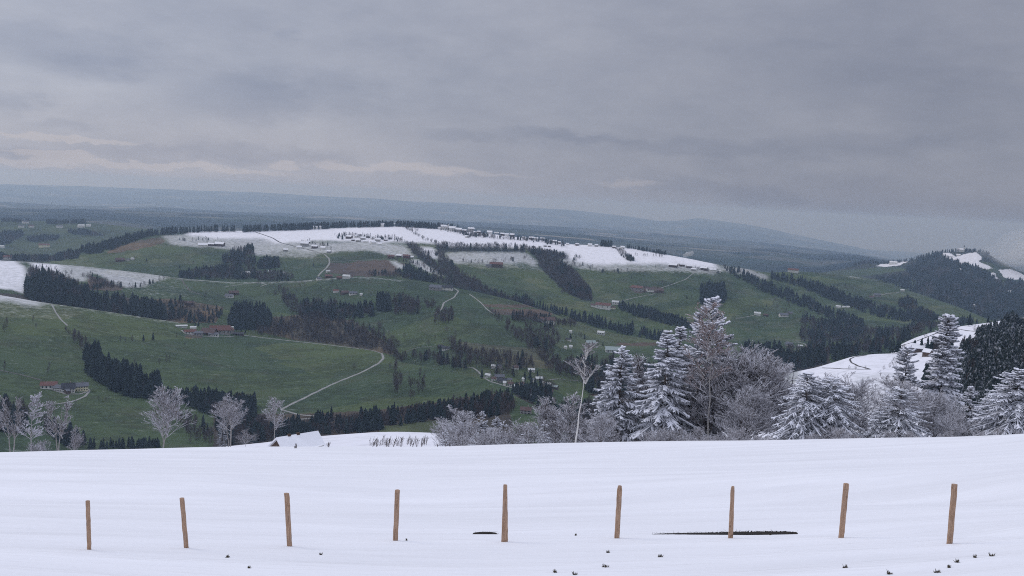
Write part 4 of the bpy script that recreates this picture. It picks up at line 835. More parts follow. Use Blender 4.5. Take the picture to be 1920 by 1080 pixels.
row('bush of the hedge between the upper snow fields', [(762, 428), (775, 434), (785, 434)], 14, .1, (6, 9)); row('bare tree on the lower snow near the short gully', [(797, 476), (812, 478), (822, 482)], 16, .1, (8, 12))
row('bare tree among the hillside hamlet on the snow', [(632, 446), (655, 444), (670, 446), (690, 447), (710, 450), (725, 448), (745, 452), (755, 454)], 110, .15, (6, 11), True, 3.5)
row('tree around the farm on the left part of the snow', [(565, 458), (580, 456), (600, 460), (615, 466), (625, 470)], 26, .2, (6, 10), True, 3)
row('tree around the white farm at the left end of the snow', [(362, 461), (395, 456), (420, 459), (335, 450), (428, 452)], 18, .2, (6, 11), True, 2)
row('tree around the village houses on the ridge', [(820, 430), (850, 436), (880, 440), (890, 445), (905, 443), (920, 446), (1000, 452), (1040, 458), (1060, 462)], 200, .3, (6, 11), True, 2.5)
row('dark bush under the village on the snow', [(868, 440), (880, 447), (885, 440), (910, 446), (905, 440)], 90, .3, (6, 10), True, 2)
row('shrub on the half-melted snow above the red barn', [(858, 490), (875, 492), (890, 493), (912, 494), (975, 488), (990, 486), (1000, 490)], 30, .15, (6, 10), True, 1.5)
row('bush on the snow right of the wooded gully', [(1040, 488), (1062, 480), (1086, 486), (1060, 498), (1080, 500), (1092, 500), (1135, 512), (1180, 511)], 46, .15, (6, 10), True, 2.5)
stand('dark conifer of the copse under the snow at the left', [(415, 484), (440, 468), (475, 462), (480, 500), (420, 498)], .45, (9, 14), .6)
stand('tree of the wooded hollow left, under the ridge', [(330, 520), (380, 506), (440, 502), (478, 506), (480, 524), (400, 525), (345, 522)], .55, (11, 16), .9)
stand('conifer of the copse right of the wooded hollow', [(482, 496), (500, 489), (524, 490), (524, 502), (484, 506)], .9, (12, 17), 1)
stand('purple-brown tree of the wood behind the middle farms', [(480, 512), (520, 512), (550, 520), (552, 528), (480, 528)], .15, (10, 14), 1)
stand('tree of the wood below the ploughed field', [(690, 515), (750, 510), (790, 515), (830, 522), (860, 540), (800, 527), (740, 522), (690, 519)], .35, (10, 15), .9)
stand('conifer of the dark wood between the gullies', [(755, 504), (770, 500), (790, 512), (790, 524), (760, 522)], 1, (11, 15), .9); row('shrub beside the melting snow between the gullies', [(742, 488), (760, 492), (790, 498), (800, 506), (835, 516)], 50, .2, (6, 10), True, 3)
row('tree on the green slopes left below the ridge', [(200, 492), (280, 488), (330, 500), (390, 490), (560, 495), (600, 505), (550, 480)], 20, .1, (5, 8), True, 6)
stand('dark spruce in the wood behind the tallest conifer', [(1313, 542), (1330, 537), (1358, 540), (1362, 565), (1345, 575), (1312, 572)], 1, (15, 20), 1.1)
stand('dark conifer of the belt below the red-roofed long farm', [(1160, 572), (1200, 582), (1260, 598), (1310, 614), (1310, 620), (1250, 608), (1190, 592), (1160, 580)], .97, (11, 16), 1.0)
stand('dark conifer of the first spur belt on the right', [(1348, 500), (1385, 508), (1440, 536), (1500, 560), (1560, 585), (1620, 608), (1615, 616), (1550, 596), (1490, 572), (1430, 548), (1370, 515)], .85, (12, 17), 1.0)
stand('dark conifer of the second spur belt on the right', [(1445, 519), (1500, 526), (1545, 540), (1600, 560), (1660, 580), (1745, 604), (1740, 610), (1650, 596), (1590, 576), (1530, 552), (1490, 536), (1445, 524)], .8, (13, 18), 1.0)
stand('tree of the third spur belt on the right', [(1685, 564), (1700, 560), (1718, 566), (1720, 580), (1760, 600), (1740, 604), (1700, 584), (1684, 576)], .6, (12, 16), 1)
row('bush on the green slopes of the right spurs', [(1380, 570), (1420, 560), (1440, 562), (1460, 570), (1500, 590), (1560, 600), (1180, 520), (1250, 500)], 26, .2, (6, 9), True, 5)
row('bare tree around the farms on the right slopes', [(1185, 545), (1230, 546), (1240, 550), (1410, 588), (1440, 590), (1475, 592), (1485, 514), (1640, 556), (1300, 505), (1345, 508)], 50, .15, (5, 9), True, 3)
row('copse tree on the central green slope', [(1052, 551), (1060, 548), (1070, 553)], 16, 0, (7, 10), True, 1.5)
stand('tree at the foot of the right spurs', [(1500, 600), (1560, 604), (1640, 622), (1720, 614), (1780, 604), (1840, 606), (1790, 618), (1700, 630), (1620, 644), (1540, 650), (1500, 640)], .45, (12, 17), .7)
# far
stand('tree of the far forested mountain on the right', [(1730, 488), (1758, 476), (1800, 496), (1830, 504), (1880, 530), (1925, 532), (1925, 590), (1860, 600), (1760, 565), (1660, 535), (1640, 525), (1700, 515), (1700, 500)], .6, (16, 24), .8)
row('tree on the skyline of the far mountain on the right', [(1600, 500), (1620, 494), (1660, 494.5), (1700, 491), (1725, 485), (1745, 478), (1770, 474), (1800, 472), (1835, 472), (1855, 479)], 240, .6, (12, 20), False, .8)
row('tree on the far left hill', [(0, 416), (18, 415), (30, 416), (55, 416)], 40, .5, (14, 20), False, 1); stand('tree of the wooded hilltop far left', [(85, 416), (150, 416), (162, 420), (90, 421)], .6, (14, 20), .8)
stand('tree of the far left wood', [(0, 440), (40, 436), (46, 442), (20, 455), (0, 460)], .5, (13, 18), .8); stand('tree of the far left hollow wood', [(125, 434), (160, 434), (200, 443), (140, 442)], .5, (13, 18), .8); stand('tree of the far left dark strip', [(50, 450), (80, 445), (112, 445), (105, 452), (60, 455)], .5, (13, 18), .8)

def inst_arrays(V, Fc, T, pos, h, rz, wsc):
    pass
MESHC = {}
def tmesh(kind, k, dusted):
    key = (kind, k, dusted)
    if key not in MESHC:
        V, Fc = TPL[kind][k]; mt = M['fspruce_snow'] if (dusted and kind == 'spruce') else M['fspruce'] if kind in ('spruce', 'far') else M['fbare']
        o = build('tree', [(V, Fc)], mt, attrs=dict(tint=np.full(len(V), (k * .29) % 1)), link=False); MESHC[key] = o.data
    return MESHC[key]
for fam, kinds, nm_, nm2, lab2 in (('s', ('spruce',), 'spruce_tree', 'spruce_wood', 'dark conifers of the more distant woods and belts'), ('b', ('bare', 'wide'), 'bare_tree', 'leafless_wood', 'leafless trees of the more distant woods and gullies')):
    T = sorted([t for t in TREES if t[0] in kinds], key=lambda t: -t[3])
    near_n = sum(1 for o in COL.objects if o.name.startswith(nm_) and o.parent is None)
    cap = 296 - near_n
    for (kind, q, h, hp, sid, du, k, rz) in T[:cap]:
        o = bpy.data.objects.new(nm_, tmesh(kind, k % len(TPL[kind]), du)); COL.objects.link(o)
        o.location = [float(v) for v in q]; o.rotation_euler = (0, 0, rz); w = 1.0 + .25 * math.sin(k * 1.7); o.scale = (h * w, h * w, h)
        tag(o, STANDS[sid], 'tree', STANDS[sid].replace('the ', '', 1) + ' (group)')
    ch = []; tn = []
    rest = T[cap:]
    for lod in ('spruce', 'far') if fam == 's' else ('bare', 'wide', 'farbare'):
        for k in range(len(TPL[lod])):
            for dus in (0, 1):
                sel = [t for t in rest if (('far' if fam == 's' else 'farbare') if (t[3] % 1000) < 9 else t[0]) == lod and t[6] % len(TPL[lod]) == k and int(t[5]) == dus]
                if not sel: continue
                V, Fc = TPL[lod][k]; q = np.array([t[1] for t in sel]); h = np.array([t[2] for t in sel]); rz = np.array([t[7] for t in sel]); w = h * (1.0 + .25 * np.sin(np.array([t[6] for t in sel]) * 1.7))
                c, s = np.cos(rz)[:, None], np.sin(rz)[:, None]
                X = (V[None, :, 0] * c - V[None, :, 1] * s) * w[:, None] + q[:, 0:1]; Y = (V[None, :, 0] * s + V[None, :, 1] * c) * w[:, None] + q[:, 1:2]; Z = V[None, :, 2] * h[:, None] + q[:, 2:3]
                ch.append((np.stack([X, Y, Z], -1).reshape(-1, 3), (Fc[None] + (np.arange(len(sel)) * len(V))[:, None, None]).reshape(-1, 3), 1 if dus and fam == 's' else 0))
                tn.append(np.repeat(np.random.default_rng(k).random(len(sel)), len(V)))
    if ch:
        o = build(nm2, ch, [M['fspruce'], M['fspruce_snow']] if fam == 's' else [M['fbare']], attrs=dict(tint=np.concatenate(tn)))
        tag(o, lab2, 'wood', kind='stuff')
print('TREES', len(TREES))
# ------------------------------------------------------------------ houses
def house(x, y, wpx, label, wall='wall_white', roof='roof_snow', dp=.75, hw=.42, pitch=.42, yaw=0, win=None, name='house', cat='house', group=None, door=False, chim=True, d=None, base=None):
    q = np.array(base if base is not None else loc1(x, y)); D = np.hypot(q[0], q[1])
    w = wpx * D / F; dpt = w * dp; hh = max(2.6, w * hw) if hw < 2 else hw; dpt = min(max(dpt, 5), 14); rise = dpt / 2 * math.tan(pitch * 1.5)
    az = math.atan2(q[0], q[1])
    e = empty(name, q, -az + math.radians(yaw), label=label, cat=cat, group=group)
    X, Y = w / 2, dpt / 2; z0 = -3.0
    V = [(-X, -Y, z0), (X, -Y, z0), (X, Y, z0), (-X, Y, z0), (-X, -Y, hh), (X, -Y, hh), (X, Y, hh), (-X, Y, hh), (-X, 0, hh + rise), (X, 0, hh + rise)]
    build('wall', [(V, [(0, 1, 5, 4), (2, 3, 7, 6)]), (V, [(1, 2, 6, 9, 5)]), (V, [(3, 0, 4, 8, 7)])], M[wall], e)
    ov = min(.8, w * .06); t = .35 if roof == 'roof_snow' else .22
    nrm = np.array([0, -math.sin(math.atan2(rise, Y)), math.cos(math.atan2(rise, Y))])
    ch = []
    ey = Y + ov; ez = hh - ov * rise / Y
    for s in (-1, 1):
        A = np.array([(-X - ov, s * ey, ez), (X + ov, s * ey, ez), (X + ov, 0, hh + rise), (-X - ov, 0, hh + rise)]); nn = np.array([0, s * abs(nrm[1]), nrm[2]])
        B = A + nn * t; B[2:, 1] = 0; B[2:, 2] = hh + rise + t / nrm[2]; A = A + nn * .02; A[2:, 1] = 0
        f = [(0, 1, 2, 3), (4, 7, 6, 5), (0, 4, 5, 1), (1, 5, 6, 2), (3, 7, 4, 0)]
        ch.append((np.concatenate([A, B]), f if s < 0 else [tuple(reversed(k)) for k in f]))
    rf = build('roof', ch, M['snow2'] if roof == 'roof_snow' else M[roof], e)
    if chim and w > 5: build('chimney', [box((X * .35, Y * .1, hh + rise + .1), (.7, .7, 2.2))], M['stone'], rf)
    if win:
        nr, nc = win; fh = hh / nr
        for r in range(nr):
            for c in range(nc):
                xx = -X + (c + .5) * 2 * X / nc; zz = r * fh + fh * .55
                if door and r == 0 and c == nc // 2: build('door', [box((xx, -Y - .04, 1.1), (1.3, .10, 2.2))], M['doorw'], e); continue
                build('window', [box((xx, -Y - .03, zz), (min(1.2, X * 1.0 / nc), .08, fh * .48))], M['glass'], e)
        for s in (-1, 1):
            for r in range(nr): build('window', [box((s * (X + .03), -Y * .4, r * fh + fh * .55), (.08, 1.1, fh * .48))], M['glass'], e)
    return e
FH = 'farmhouse'
# near left farm
house(92, 727, 24, 'open barn with a red tiled roof left of the cream farmhouse', 'wall_white', 'roof_red', .6, .3, .36, -8, (1, 4), 'barn', 'barn', chim=False)
house(113, 731, 20, 'white stable wing with a grey roof joining the barn side of the farmhouse', 'wall_white', 'roof_grey', .6, .3, .36, -35, (2, 5), 'stable', 'stable')
house(128, 733, 20, 'white middle house under a steep dark blue roof in the left farm', 'wall_white', 'roof_dark', .8, .36, .5, 0, (2, 4), FH, 'house', door=True)
house(150, 731, 24, 'cream two-storey farmhouse with a blue-grey roof, right end of the left farm', 'wall_cream', 'roof_grey', .6, .38, .36, 6, (2, 6), FH, 'house')
house(126, 737, 6, 'little grey shed in the yard before the left farm', 'wall_brown', 'roof_grey', .8, .4, .3, 20, None, 'shed', 'shed', chim=False)
# big red farm
house(412, 625, 34, 'long barn with the largest red roof on the crest farm', 'wall_grey', 'roof_red', .5, .22, .45, 4, (1, 5), 'barn', 'barn')
house(392, 628, 24, 'brown-roofed barn in front of the largest red roof', 'wall_brown', 'roof_brown', .7, .22, .45, -25, (1, 4), 'barn', 'barn')
house(430, 624, 12, 'red gabled cross wing at the right end of the largest red roof', 'wall_grey', 'roof_red', 1.2, .5, .5, 80, (1, 2), 'barn', 'barn')
house(356, 626, 20, 'low white building with a dull red roof at the left of the crest farm', 'wall_white', 'roof_red', .5, .25, .35, 14, (1, 4), FH, 'house')
house(372, 629, 14, 'grey-roofed shed left of the brown barn', 'wall_grey', 'roof_grey', .8, .35, .3, -10, (1, 3), 'shed', 'shed')
house(401, 631, 16, 'grey porch building in front of the crest farm', 'wall_white', 'roof_grey', .6, .28, .35, -15, (1, 4), 'shed', 'shed')
house(435, 619, 6, 'cream silo-like small house behind the crest farm', 'wall_cream', 'roof_white', 1, .9, .2, 0, None, 'shed', 'shed', chim=False)
house(448, 628, 16, 'dark low shed at the right end of the crest farm', 'wall_brown', 'roof_dark', .6, .22, .3, -6, (1, 3), 'shed', 'shed', chim=False)
house(340, 614, 18, 'long pale greenhouse row left of the crest farm', 'roof_white', 'roof_white', .3, .12, .2, 12, None, 'greenhouse', 'greenhouse', chim=False)
house(362, 617, 10, 'small white shed behind the low white building', 'wall_white', 'roof_white', .5, .3, .3, 8, None, 'shed', 'shed', chim=False)
# house with snowed roof on the knoll
c0 = at(557, 846, 180.0)
hq = (float(c0[0]), float(c0[1]), float(at(557, 819, 180.0)[2]) - 4.5)
hs = house(0, 0, 78, 'house with a smooth snow-covered roof and two dark chimneys, half hidden behind the field edge', 'wall_brown', 'roof_snow', .8, 2.2, .42, 30, None, 'snowy_roofed_house', 'house', chim=False, base=hq)
# medium farms
FAR = [
 (430, 557, 14, 'white farmhouse left on the middle ridge with a grey roof', 'wall_white', 'roof_grey'), (438, 552, 16, 'brown-roofed barn behind the white farmhouse at the left', 'wall_brown', 'roof_brown'),
 (355, 570, 14, 'dull brown barn alone on the brown slope', 'wall_brown', 'roof_brown'), (630, 549, 10, 'small white house with a rusty red roof, left of the twin farms', 'wall_white', 'roof_red'),
 (646, 552, 14, 'long brown barn between the twin white farms', 'wall_brown', 'roof_brown'), (662, 553, 14, 'white farmhouse at the right of the twin farms', 'wall_white', 'roof_grey'), (677, 555, 5, 'tiny white shed right of the twin farms', 'wall_white', 'roof_white'),
 (817, 544, 22, 'long grey shed left of the white ridge farm', 'wall_grey', 'roof_grey'), (838, 544, 20, 'white ridge farmhouse with a dark roof above the winding lane', 'wall_white', 'roof_dark'),
 (1026, 606, 27, 'long white farmhouse with a red roof in the brown trees', 'wall_white', 'roof_brown'), (1008, 604, 14, 'dark barn left of the long white farmhouse', 'wall_brown', 'roof_dark'),
 (1127, 627, 13, 'white greenhouse on the green slope, upper of two', 'roof_white', 'roof_white'), (1107, 646, 17, 'pale greenhouse on the green slope, lower of two', 'roof_white', 'roof_teal'), (1148, 661, 26, 'long low pale shed right of the birch crown', 'roof_white', 'roof_teal'),
 (1070, 625, 5, 'tiny white cottage above the lane', 'wall_white', 'roof_white'), (1066, 640, 9, 'small house with a dark roof beside the lane', 'wall_white', 'roof_dark'), (1060, 654, 5, 'left of two tiny white huts in the pasture', 'wall_white', 'roof_white'), (1070, 653, 6, 'right of two tiny white huts in the pasture', 'wall_white', 'roof_white'),
 (836, 656, 14, 'white farmhouse with a dark roof among trees in the valley', 'wall_white', 'roof_dark'), (826, 652, 10, 'dark shed left of the white valley farmhouse', 'wall_brown', 'roof_dark'),
 (936, 709, 18, 'biggest grey-roofed building at the left end of the valley village', 'wall_grey', 'roof_grey'), (941, 716, 18, 'dark-roofed hall in the valley village', 'wall_grey', 'roof_dark'), (926, 713, 9, 'small white house at the road bend of the village', 'wall_white', 'roof_brown'), (915, 707, 10, 'white flat shed by the village road', 'wall_white', 'roof_white'),
 (955, 715, 9, 'cream house in the middle of the village', 'wall_cream', 'roof_grey'), (946, 721, 6, 'little white house low in the village', 'wall_white', 'roof_white'), (958, 723, 11, 'brown-roofed village house beside the brown wood', 'wall_white', 'roof_brown'), (966, 727, 10, 'white-walled village house at the lower end', 'wall_white', 'roof_white'), (978, 723, 10, 'pinkish village house at the lower right end', 'wall_cream', 'roof_brown'),
 (925, 690, 8, 'small white house above the village, left one', 'wall_white', 'roof_white'), (937, 690, 8, 'small grey house above the village, right one', 'wall_grey', 'roof_grey'), (966, 692, 11, 'white house with a brown roof above the village', 'wall_white', 'roof_brown'), (996, 697, 12, 'long white shed above the village', 'wall_white', 'roof_white'),
 (981, 714, 5, 'tiny white house between village halves', 'wall_white', 'roof_white'), (999, 716, 5, 'small white house left of the white villa', 'wall_white', 'roof_grey'), (1010, 713, 13, 'low pale building behind the white villa', 'wall_grey', 'roof_white'), (1016, 722, 6, 'narrow white house beside the white villa', 'wall_white', 'roof_white'),
 (1027, 724, 12, 'white villa at the right of the valley village', 'wall_white', 'roof_white'), (1040, 729, 12, 'house with a pale teal roof at the right of the village', 'wall_brown', 'roof_teal'), (1030, 738, 12, 'low brick red building below the teal roof', 'roof_red', 'roof_brown'), (995, 746, 5, 'tiny white hut below the village', 'wall_white', 'roof_white'),
 (986, 776, 20, 'pale old farmhouse with a brown roof deep among the trees', 'wall_grey', 'roof_brown'),
 (1480, 648, 12, 'pale building at the quarry', 'wall_grey', 'roof_grey'), (1500, 651, 8, 'small pale shed at the quarry', 'wall_grey', 'roof_white'),
 (1727, 660, 28, 'large barn with a snow-covered roof on the right slope', 'wall_brown', 'roof_snow'), (1752, 653, 14, 'snow-roofed house behind the large barn', 'wall_brown', 'roof_snow'), (1739, 668, 12, 'low snow-roofed shed in front of the large barn', 'wall_brown', 'roof_snow'),
 (10, 487.5, 18, 'white house with a dark red roof at the left edge above the snow', 'wall_white', 'roof_red'),
 (380, 463, 15, 'white farmhouse at the left end of the snow', 'wall_white', 'roof_snow'), (396, 461, 10, 'brown barn beside the leftmost white farmhouse', 'wall_brown', 'roof_snow'), (412, 461, 16, 'long dark barn right of the leftmost white farmhouse', 'wall_brown', 'roof_snow'),
 (225, 491, 14, 'long brown farm building below the forest ridge', 'wall_brown', 'roof_brown'), (240, 489, 6, 'small white house right of the brown farm', 'wall_white', 'roof_grey'), (249, 487, 6, 'tiny white shed beyond the brown farm', 'wall_white', 'roof_white'),
 (461, 517, 13, 'white-roofed shed in the wooded hollow', 'wall_white', 'roof_white'), (484, 513, 8, 'white house left of the copse', 'wall_white', 'roof_grey'), (506, 511, 6, 'white house in the copse', 'wall_white', 'roof_white'), (533, 514, 5, 'tiny white house right of the copse', 'wall_white', 'roof_white'),
 (598, 525, 9, 'white house at the bend behind the crest', 'wall_white', 'roof_grey'), (616, 522, 13, 'farm with a rusty red roof behind the middle crest', 'wall_brown', 'roof_red'), (636, 523, 9, 'small brown farm building behind the middle crest', 'wall_brown', 'roof_red'), (650, 522, 13, 'white farmhouse behind the middle crest', 'wall_white', 'roof_white'), (615, 511, 7, 'small white house above the rusty red roof', 'wall_white', 'roof_white'),
 (733, 484, 12, 'red-brown barn at the edge of the snow', 'wall_brown', 'roof_red'), (748, 482, 9, 'snow-roofed house right of the red-brown barn', 'wall_brown', 'roof_snow'), (762, 484, 12, 'reddish farmhouse at the edge of the snow', 'roof_red', 'roof_red'), (772, 484, 6, 'white shed right of the reddish farmhouse', 'wall_white', 'roof_snow'),
 (930, 501, 24, 'lone red-roofed barn under the half-melted snow', 'wall_brown', 'roof_red'), (916, 501, 10, 'grey shed left of the lone red-roofed barn', 'wall_grey', 'roof_grey'),
 (1195, 545, 22, 'long pinkish barn on the green slope', 'wall_grey', 'roof_red'), (1219, 547, 13, 'pale house right of the long pinkish barn', 'wall_white', 'roof_brown'), (1238, 549, 12, 'brown building at the right of the pinkish farm', 'wall_brown', 'roof_brown'),
 (1131, 578, 28, 'long farm with a bright red roof on the spur', 'wall_white', 'roof_red'), (1113, 575, 10, 'brown-roofed left wing of the bright red farm', 'wall_white', 'roof_brown'), (1149, 579, 9, 'cream house at the right end of the bright red farm', 'wall_cream', 'roof_brown'), (1154, 570, 13, 'white house behind the bright red farm', 'wall_white', 'roof_white'),
 (1262, 501, 15, 'dark barn under snow at the right snow edge', 'wall_brown', 'roof_snow'), (1278, 500, 10, 'snow-roofed farmhouse at the right snow edge', 'wall_brown', 'roof_snow'), (1292, 503, 10, 'snow-roofed stable at the right snow edge', 'wall_brown', 'roof_snow'), (1300, 508, 8, 'lowest snow-roofed shed at the right snow edge', 'wall_grey', 'roof_snow'),
 (1320, 507, 12, 'farmhouse under snow near the skyline at the right', 'wall_brown', 'roof_snow'), (1335, 510, 12, 'pale farmhouse left of the first spur belt', 'wall_white', 'roof_snow'), (1348, 511, 7, 'small pale house touching the first spur belt', 'wall_white', 'roof_white'),
 (1420, 591, 11, 'white house in the green slope right of the tallest conifer', 'wall_white', 'roof_white'), (1436, 593, 8, 'brown shed right of the white slope house', 'wall_brown', 'roof_brown'), (1469, 594, 15, 'white farmhouse with a grey roof on the right slope', 'wall_white', 'roof_grey'), (1481, 589, 8, 'grey barn above the white farmhouse on the right slope', 'wall_grey', 'roof_grey'),
 (1487, 511, 18, 'red-roofed farm on the right skyline of the spur', 'wall_white', 'roof_red'), (1572, 577, 8, 'left of three little white houses on the right spur', 'wall_white', 'roof_white'), (1582, 577, 5, 'middle of three little white houses on the right spur', 'wall_white', 'roof_white'), (1590, 577, 5, 'right of three little white houses on the right spur', 'wall_white', 'roof_white'),
 (1587, 603, 12, 'grey farm low on the right spur', 'wall_grey', 'roof_grey'), (1592, 606, 5, 'white end house of the grey farm', 'wall_white', 'roof_white'), (1644, 557, 11, 'grey farmhouse on the far right slope', 'wall_grey', 'roof_grey'), (1634, 559, 7, 'little shed left of the grey farmhouse far right', 'wall_grey', 'roof_brown'), (1692, 546, 6, 'white cottage high on the far right slope', 'wall_white', 'roof_white'),
 (1825, 574, 5, 'lone white house low on the dark mountain', 'wall_white', 'roof_white'), (1892, 548, 6, 'white house at the foot of the dark mountain', 'wall_white', 'roof_white'), (1800, 508, 6, 'white snow-roofed house on the mountain flank', 'wall_white', 'roof_snow'), (1675, 496, 12, 'white farm on the left shoulder of the mountain', 'wall_white', 'roof_snow'),
 (1765, 479, 5, 'first white house left of the pilgrim church', 'wall_white', 'roof_snow'), (1773, 481, 5, 'second white house left of the pilgrim church', 'wall_white', 'roof_snow'), (1783, 483, 6, 'white house below the pilgrim church', 'wall_white', 'roof_snow'), (1797, 480, 6, 'white house right under the pilgrim church', 'wall_white', 'roof_snow'),
 (48, 419, 9, 'far white farm below the left horizon wood', 'wall_white', 'roof_grey'), (40, 427, 8, 'far pale farm at the left, lower left one', 'wall_white', 'roof_grey'), (59, 427, 8, 'far pale farm at the left, lower right one', 'wall_white', 'roof_brown'), (112, 427, 9, 'far white farm in the middle of the left pastures', 'wall_white', 'roof_grey'), (152, 426, 10, 'far long white farm under the wooded hilltop', 'wall_white', 'roof_white'), (166, 425, 7, 'far white barn right of the long white farm', 'wall_white', 'roof_white'), (83, 463, 16, 'tan farm with a red-brown roof on the left pastures', 'wall_cream', 'roof_red'), (3, 462, 8, 'far white house at the left edge', 'wall_white', 'roof_white'),
]
for k, (x, y, w, lab, wl, rf) in enumerate(FAR):
    nearish = y > 640 and x < 1100
    house(x, y, w, lab, wl, rf, .6, .34 if w < 14 else .24, .38, ((k * 37) % 50) - 25, (2, 3) if (nearish and w >= 9) else ((1, 3) if w >= 13 and y > 530 else None), 'farmhouse' if 'house' in lab or 'cottage' in lab or 'villa' in lab else ('barn' if 'barn' in lab or 'farm' in lab else 'shed'), 'greenhouse' if 'greenhouse' in lab else ('house' if 'house' in lab or 'cottage' in lab or 'villa' in lab else ('barn' if 'barn' in lab or 'farm' in lab else 'shed')), chim=(w > 9))
VL = [(716, 425, 10), (737, 423.5, 8), (750, 423.5, 8), (824, 430, 6), (832, 430.5, 9), (848, 433, 12), (860, 435, 11), (870, 436, 9), (891, 438, 6), (898, 437, 6), (918, 439, 9), (931, 440, 9), (942, 441.5, 7), (950, 442.5, 7), (960, 443.5, 8), (982, 447, 5), (986, 450, 6), (996, 449.5, 8), (1005, 450, 7), (1017, 451, 9), (1033, 454, 6), (1040, 455, 7), (1048, 457, 6), (875, 446, 6), (1000, 464, 6), (1012, 464.5, 6), (1022, 463, 6), (1030, 463.5, 5), (1064, 459.5, 5), (1082, 460.5, 6), (1106, 461.5, 7), (1118, 462, 6), (1151, 465, 6), (1167, 466, 7)]
for k, (x, y, w) in enumerate(VL):
    house(x, y, w, 'snow-roofed house in the village along the snowy ridge top', ('wall_white', 'wall_grey', 'wall_brown', 'wall_white', 'wall_brown')[k % 5], 'roof_snow', .7, .45, .4, (k * 41) % 40 - 20, None, 'house', 'house', 'village houses along the ridge top', chim=False)
house(883, 435, 11, 'largest three-storey house on the ridge top right of the church', 'wall_grey', 'roof_snow', .7, .6, .3, 10, (3, 4), 'house', 'house')
house(595, 429.5, 15, 'long white house alone on the skyline at the left of the village', 'wall_white', 'roof_snow', .5, .3, .3, 4, None, 'farmhouse', 'house')
HM = [(655, 448, 10), (668, 446, 8), (680, 450, 9), (690, 446, 7), (699, 449, 8), (708, 453, 10), (716, 448, 7), (686, 456, 8), (672, 454, 8), (723, 452, 6), (700, 458, 9), (731, 449, 7), (662, 452, 6), (712, 460, 6), (571, 461, 14), (590, 465, 10), (606, 467, 9), (617, 473, 7), (577, 456, 7), (560, 466, 9), (535, 471, 8)]
for k, (x, y, w) in enumerate(HM):
    lf = x < 625
    house(x, y, w, 'snow-roofed building in the farm cluster left on the snowy slope' if lf else 'snow-roofed house in the hamlet in the middle of the snowy slope', ('wall_brown', 'wall_white', 'wall_grey')[k % 3], 'roof_snow', .7, .38, .4, (k * 53) % 60 - 30, None, 'house', 'house', 'farm cluster on the left of the snow' if lf else 'hamlet houses on the snowy slope', chim=False)
def church(x, y, hpx, label, twin=False):
    q = loc1(x, y); D = np.hypot(q[0], q[1]); u = D / F; e = empty('church', q, -math.atan2(q[0], q[1]), label=label, cat='church')
    w = hpx * .9 * u; h = hpx * (.30 if twin else .45) * u; b = w * .25; rz = h + b * .8
    V = [(-w, -b, -3), (0, -b, -3), (0, b, -3), (-w, b, -3), (-w, -b, h), (0, -b, h), (0, b, h), (-w, b, h), (-w, 0, rz), (0, 0, rz)]
    build('nave', [(V, [(0, 1, 5, 4), (2, 3, 7, 6)]), (V, [(1, 2, 6, 9, 5), (3, 0, 4, 8, 7)])], M['wall_white'], e)
    k = .5
    V2 = [(-w - k, -b - k, h - .4), (0, -b - k, h - .4), (0, 0, rz), (-w - k, 0, rz), (-w - k, -b - k, h), (0, -b - k, h), (0, 0, rz + .5), (-w - k, 0, rz + .5)]
    V3 = [(a, -bb, c) for a, bb, c in V2]; f = [(0, 1, 2, 3), (4, 7, 6, 5), (0, 4, 5, 1), (1, 5, 6, 2), (3, 7, 4, 0)]
    build('roof', [(V2, f), (V3, [tuple(reversed(t)) for t in f])], M['snow2'], e)
    for s in ((-1, 1) if twin else (0,)):
        t = hpx * .16 * u; th = hpx * .75 * u; cy = s * b * .8
        tw = build('tower', [box((t / 2 + .1, cy, th / 2 - 1.5), (t, t, th + 3))], M['wall_white'], e)
        A = [(t / 2 + .1 + i * t * .6, cy + j * t * .6, th) for i, j in ((-1, -1), (1, -1), (1, 1), (-1, 1))]
        A += [(t / 2 + .1 + i * t * .28, cy + j * t * .28, th + hpx * .10 * u) for i, j in ((-1, -1), (1, -1), (1, 1), (-1, 1))] + [(t / 2 + .1, cy, hpx * 1.05 * u)]
        build('spire', [(A, [(0, 1, 5, 4), (1, 2, 6, 5), (2, 3, 7, 6), (3, 0, 4, 7)]), (A, [(4, 5, 8), (5, 6, 8), (6, 7, 8), (7, 4, 8)])], M['roof_dark'], tw)
church(839, 431, 14, 'village church with a slim tower and dark spire on the snowy ridge'); church(1806, 472, 11, 'pilgrim church with two white towers on top of the dark mountain', True)
# snowed house: chimneys
for cx in (-1.9, .1):
    k = build('chimney', [box((cx, .0, 4.6), (.6, .5, 1.5))], M['doorw'], [c for c in hs.children if c.name.startswith('roof')][0])
# low rail right of the snowy roof
p0, p1 = at(584, 840, 165), at(607, 835.5, 165)
rl = empty('low_canopy', p0, label='low dark canopy edge sticking out of the snow right of the snowy roof', cat='canopy'); dd = p1 - p0
build('canopy_roof', [tubes([(0, 0, 0)], [dd], .2, .2, 4, .35)], M['doorw'], rl)
build('canopy_snow', [tubes([(0, 0, .13)], [dd + [0, 0, .13]], .24, .24, 4, .35)], M['snow2'], rl)
for s in (.25, .6): build('post', [tubes([dd * s - [0, 0, 2.2]], [dd * s], .10, .10, 5)], M['doorw'], rl)

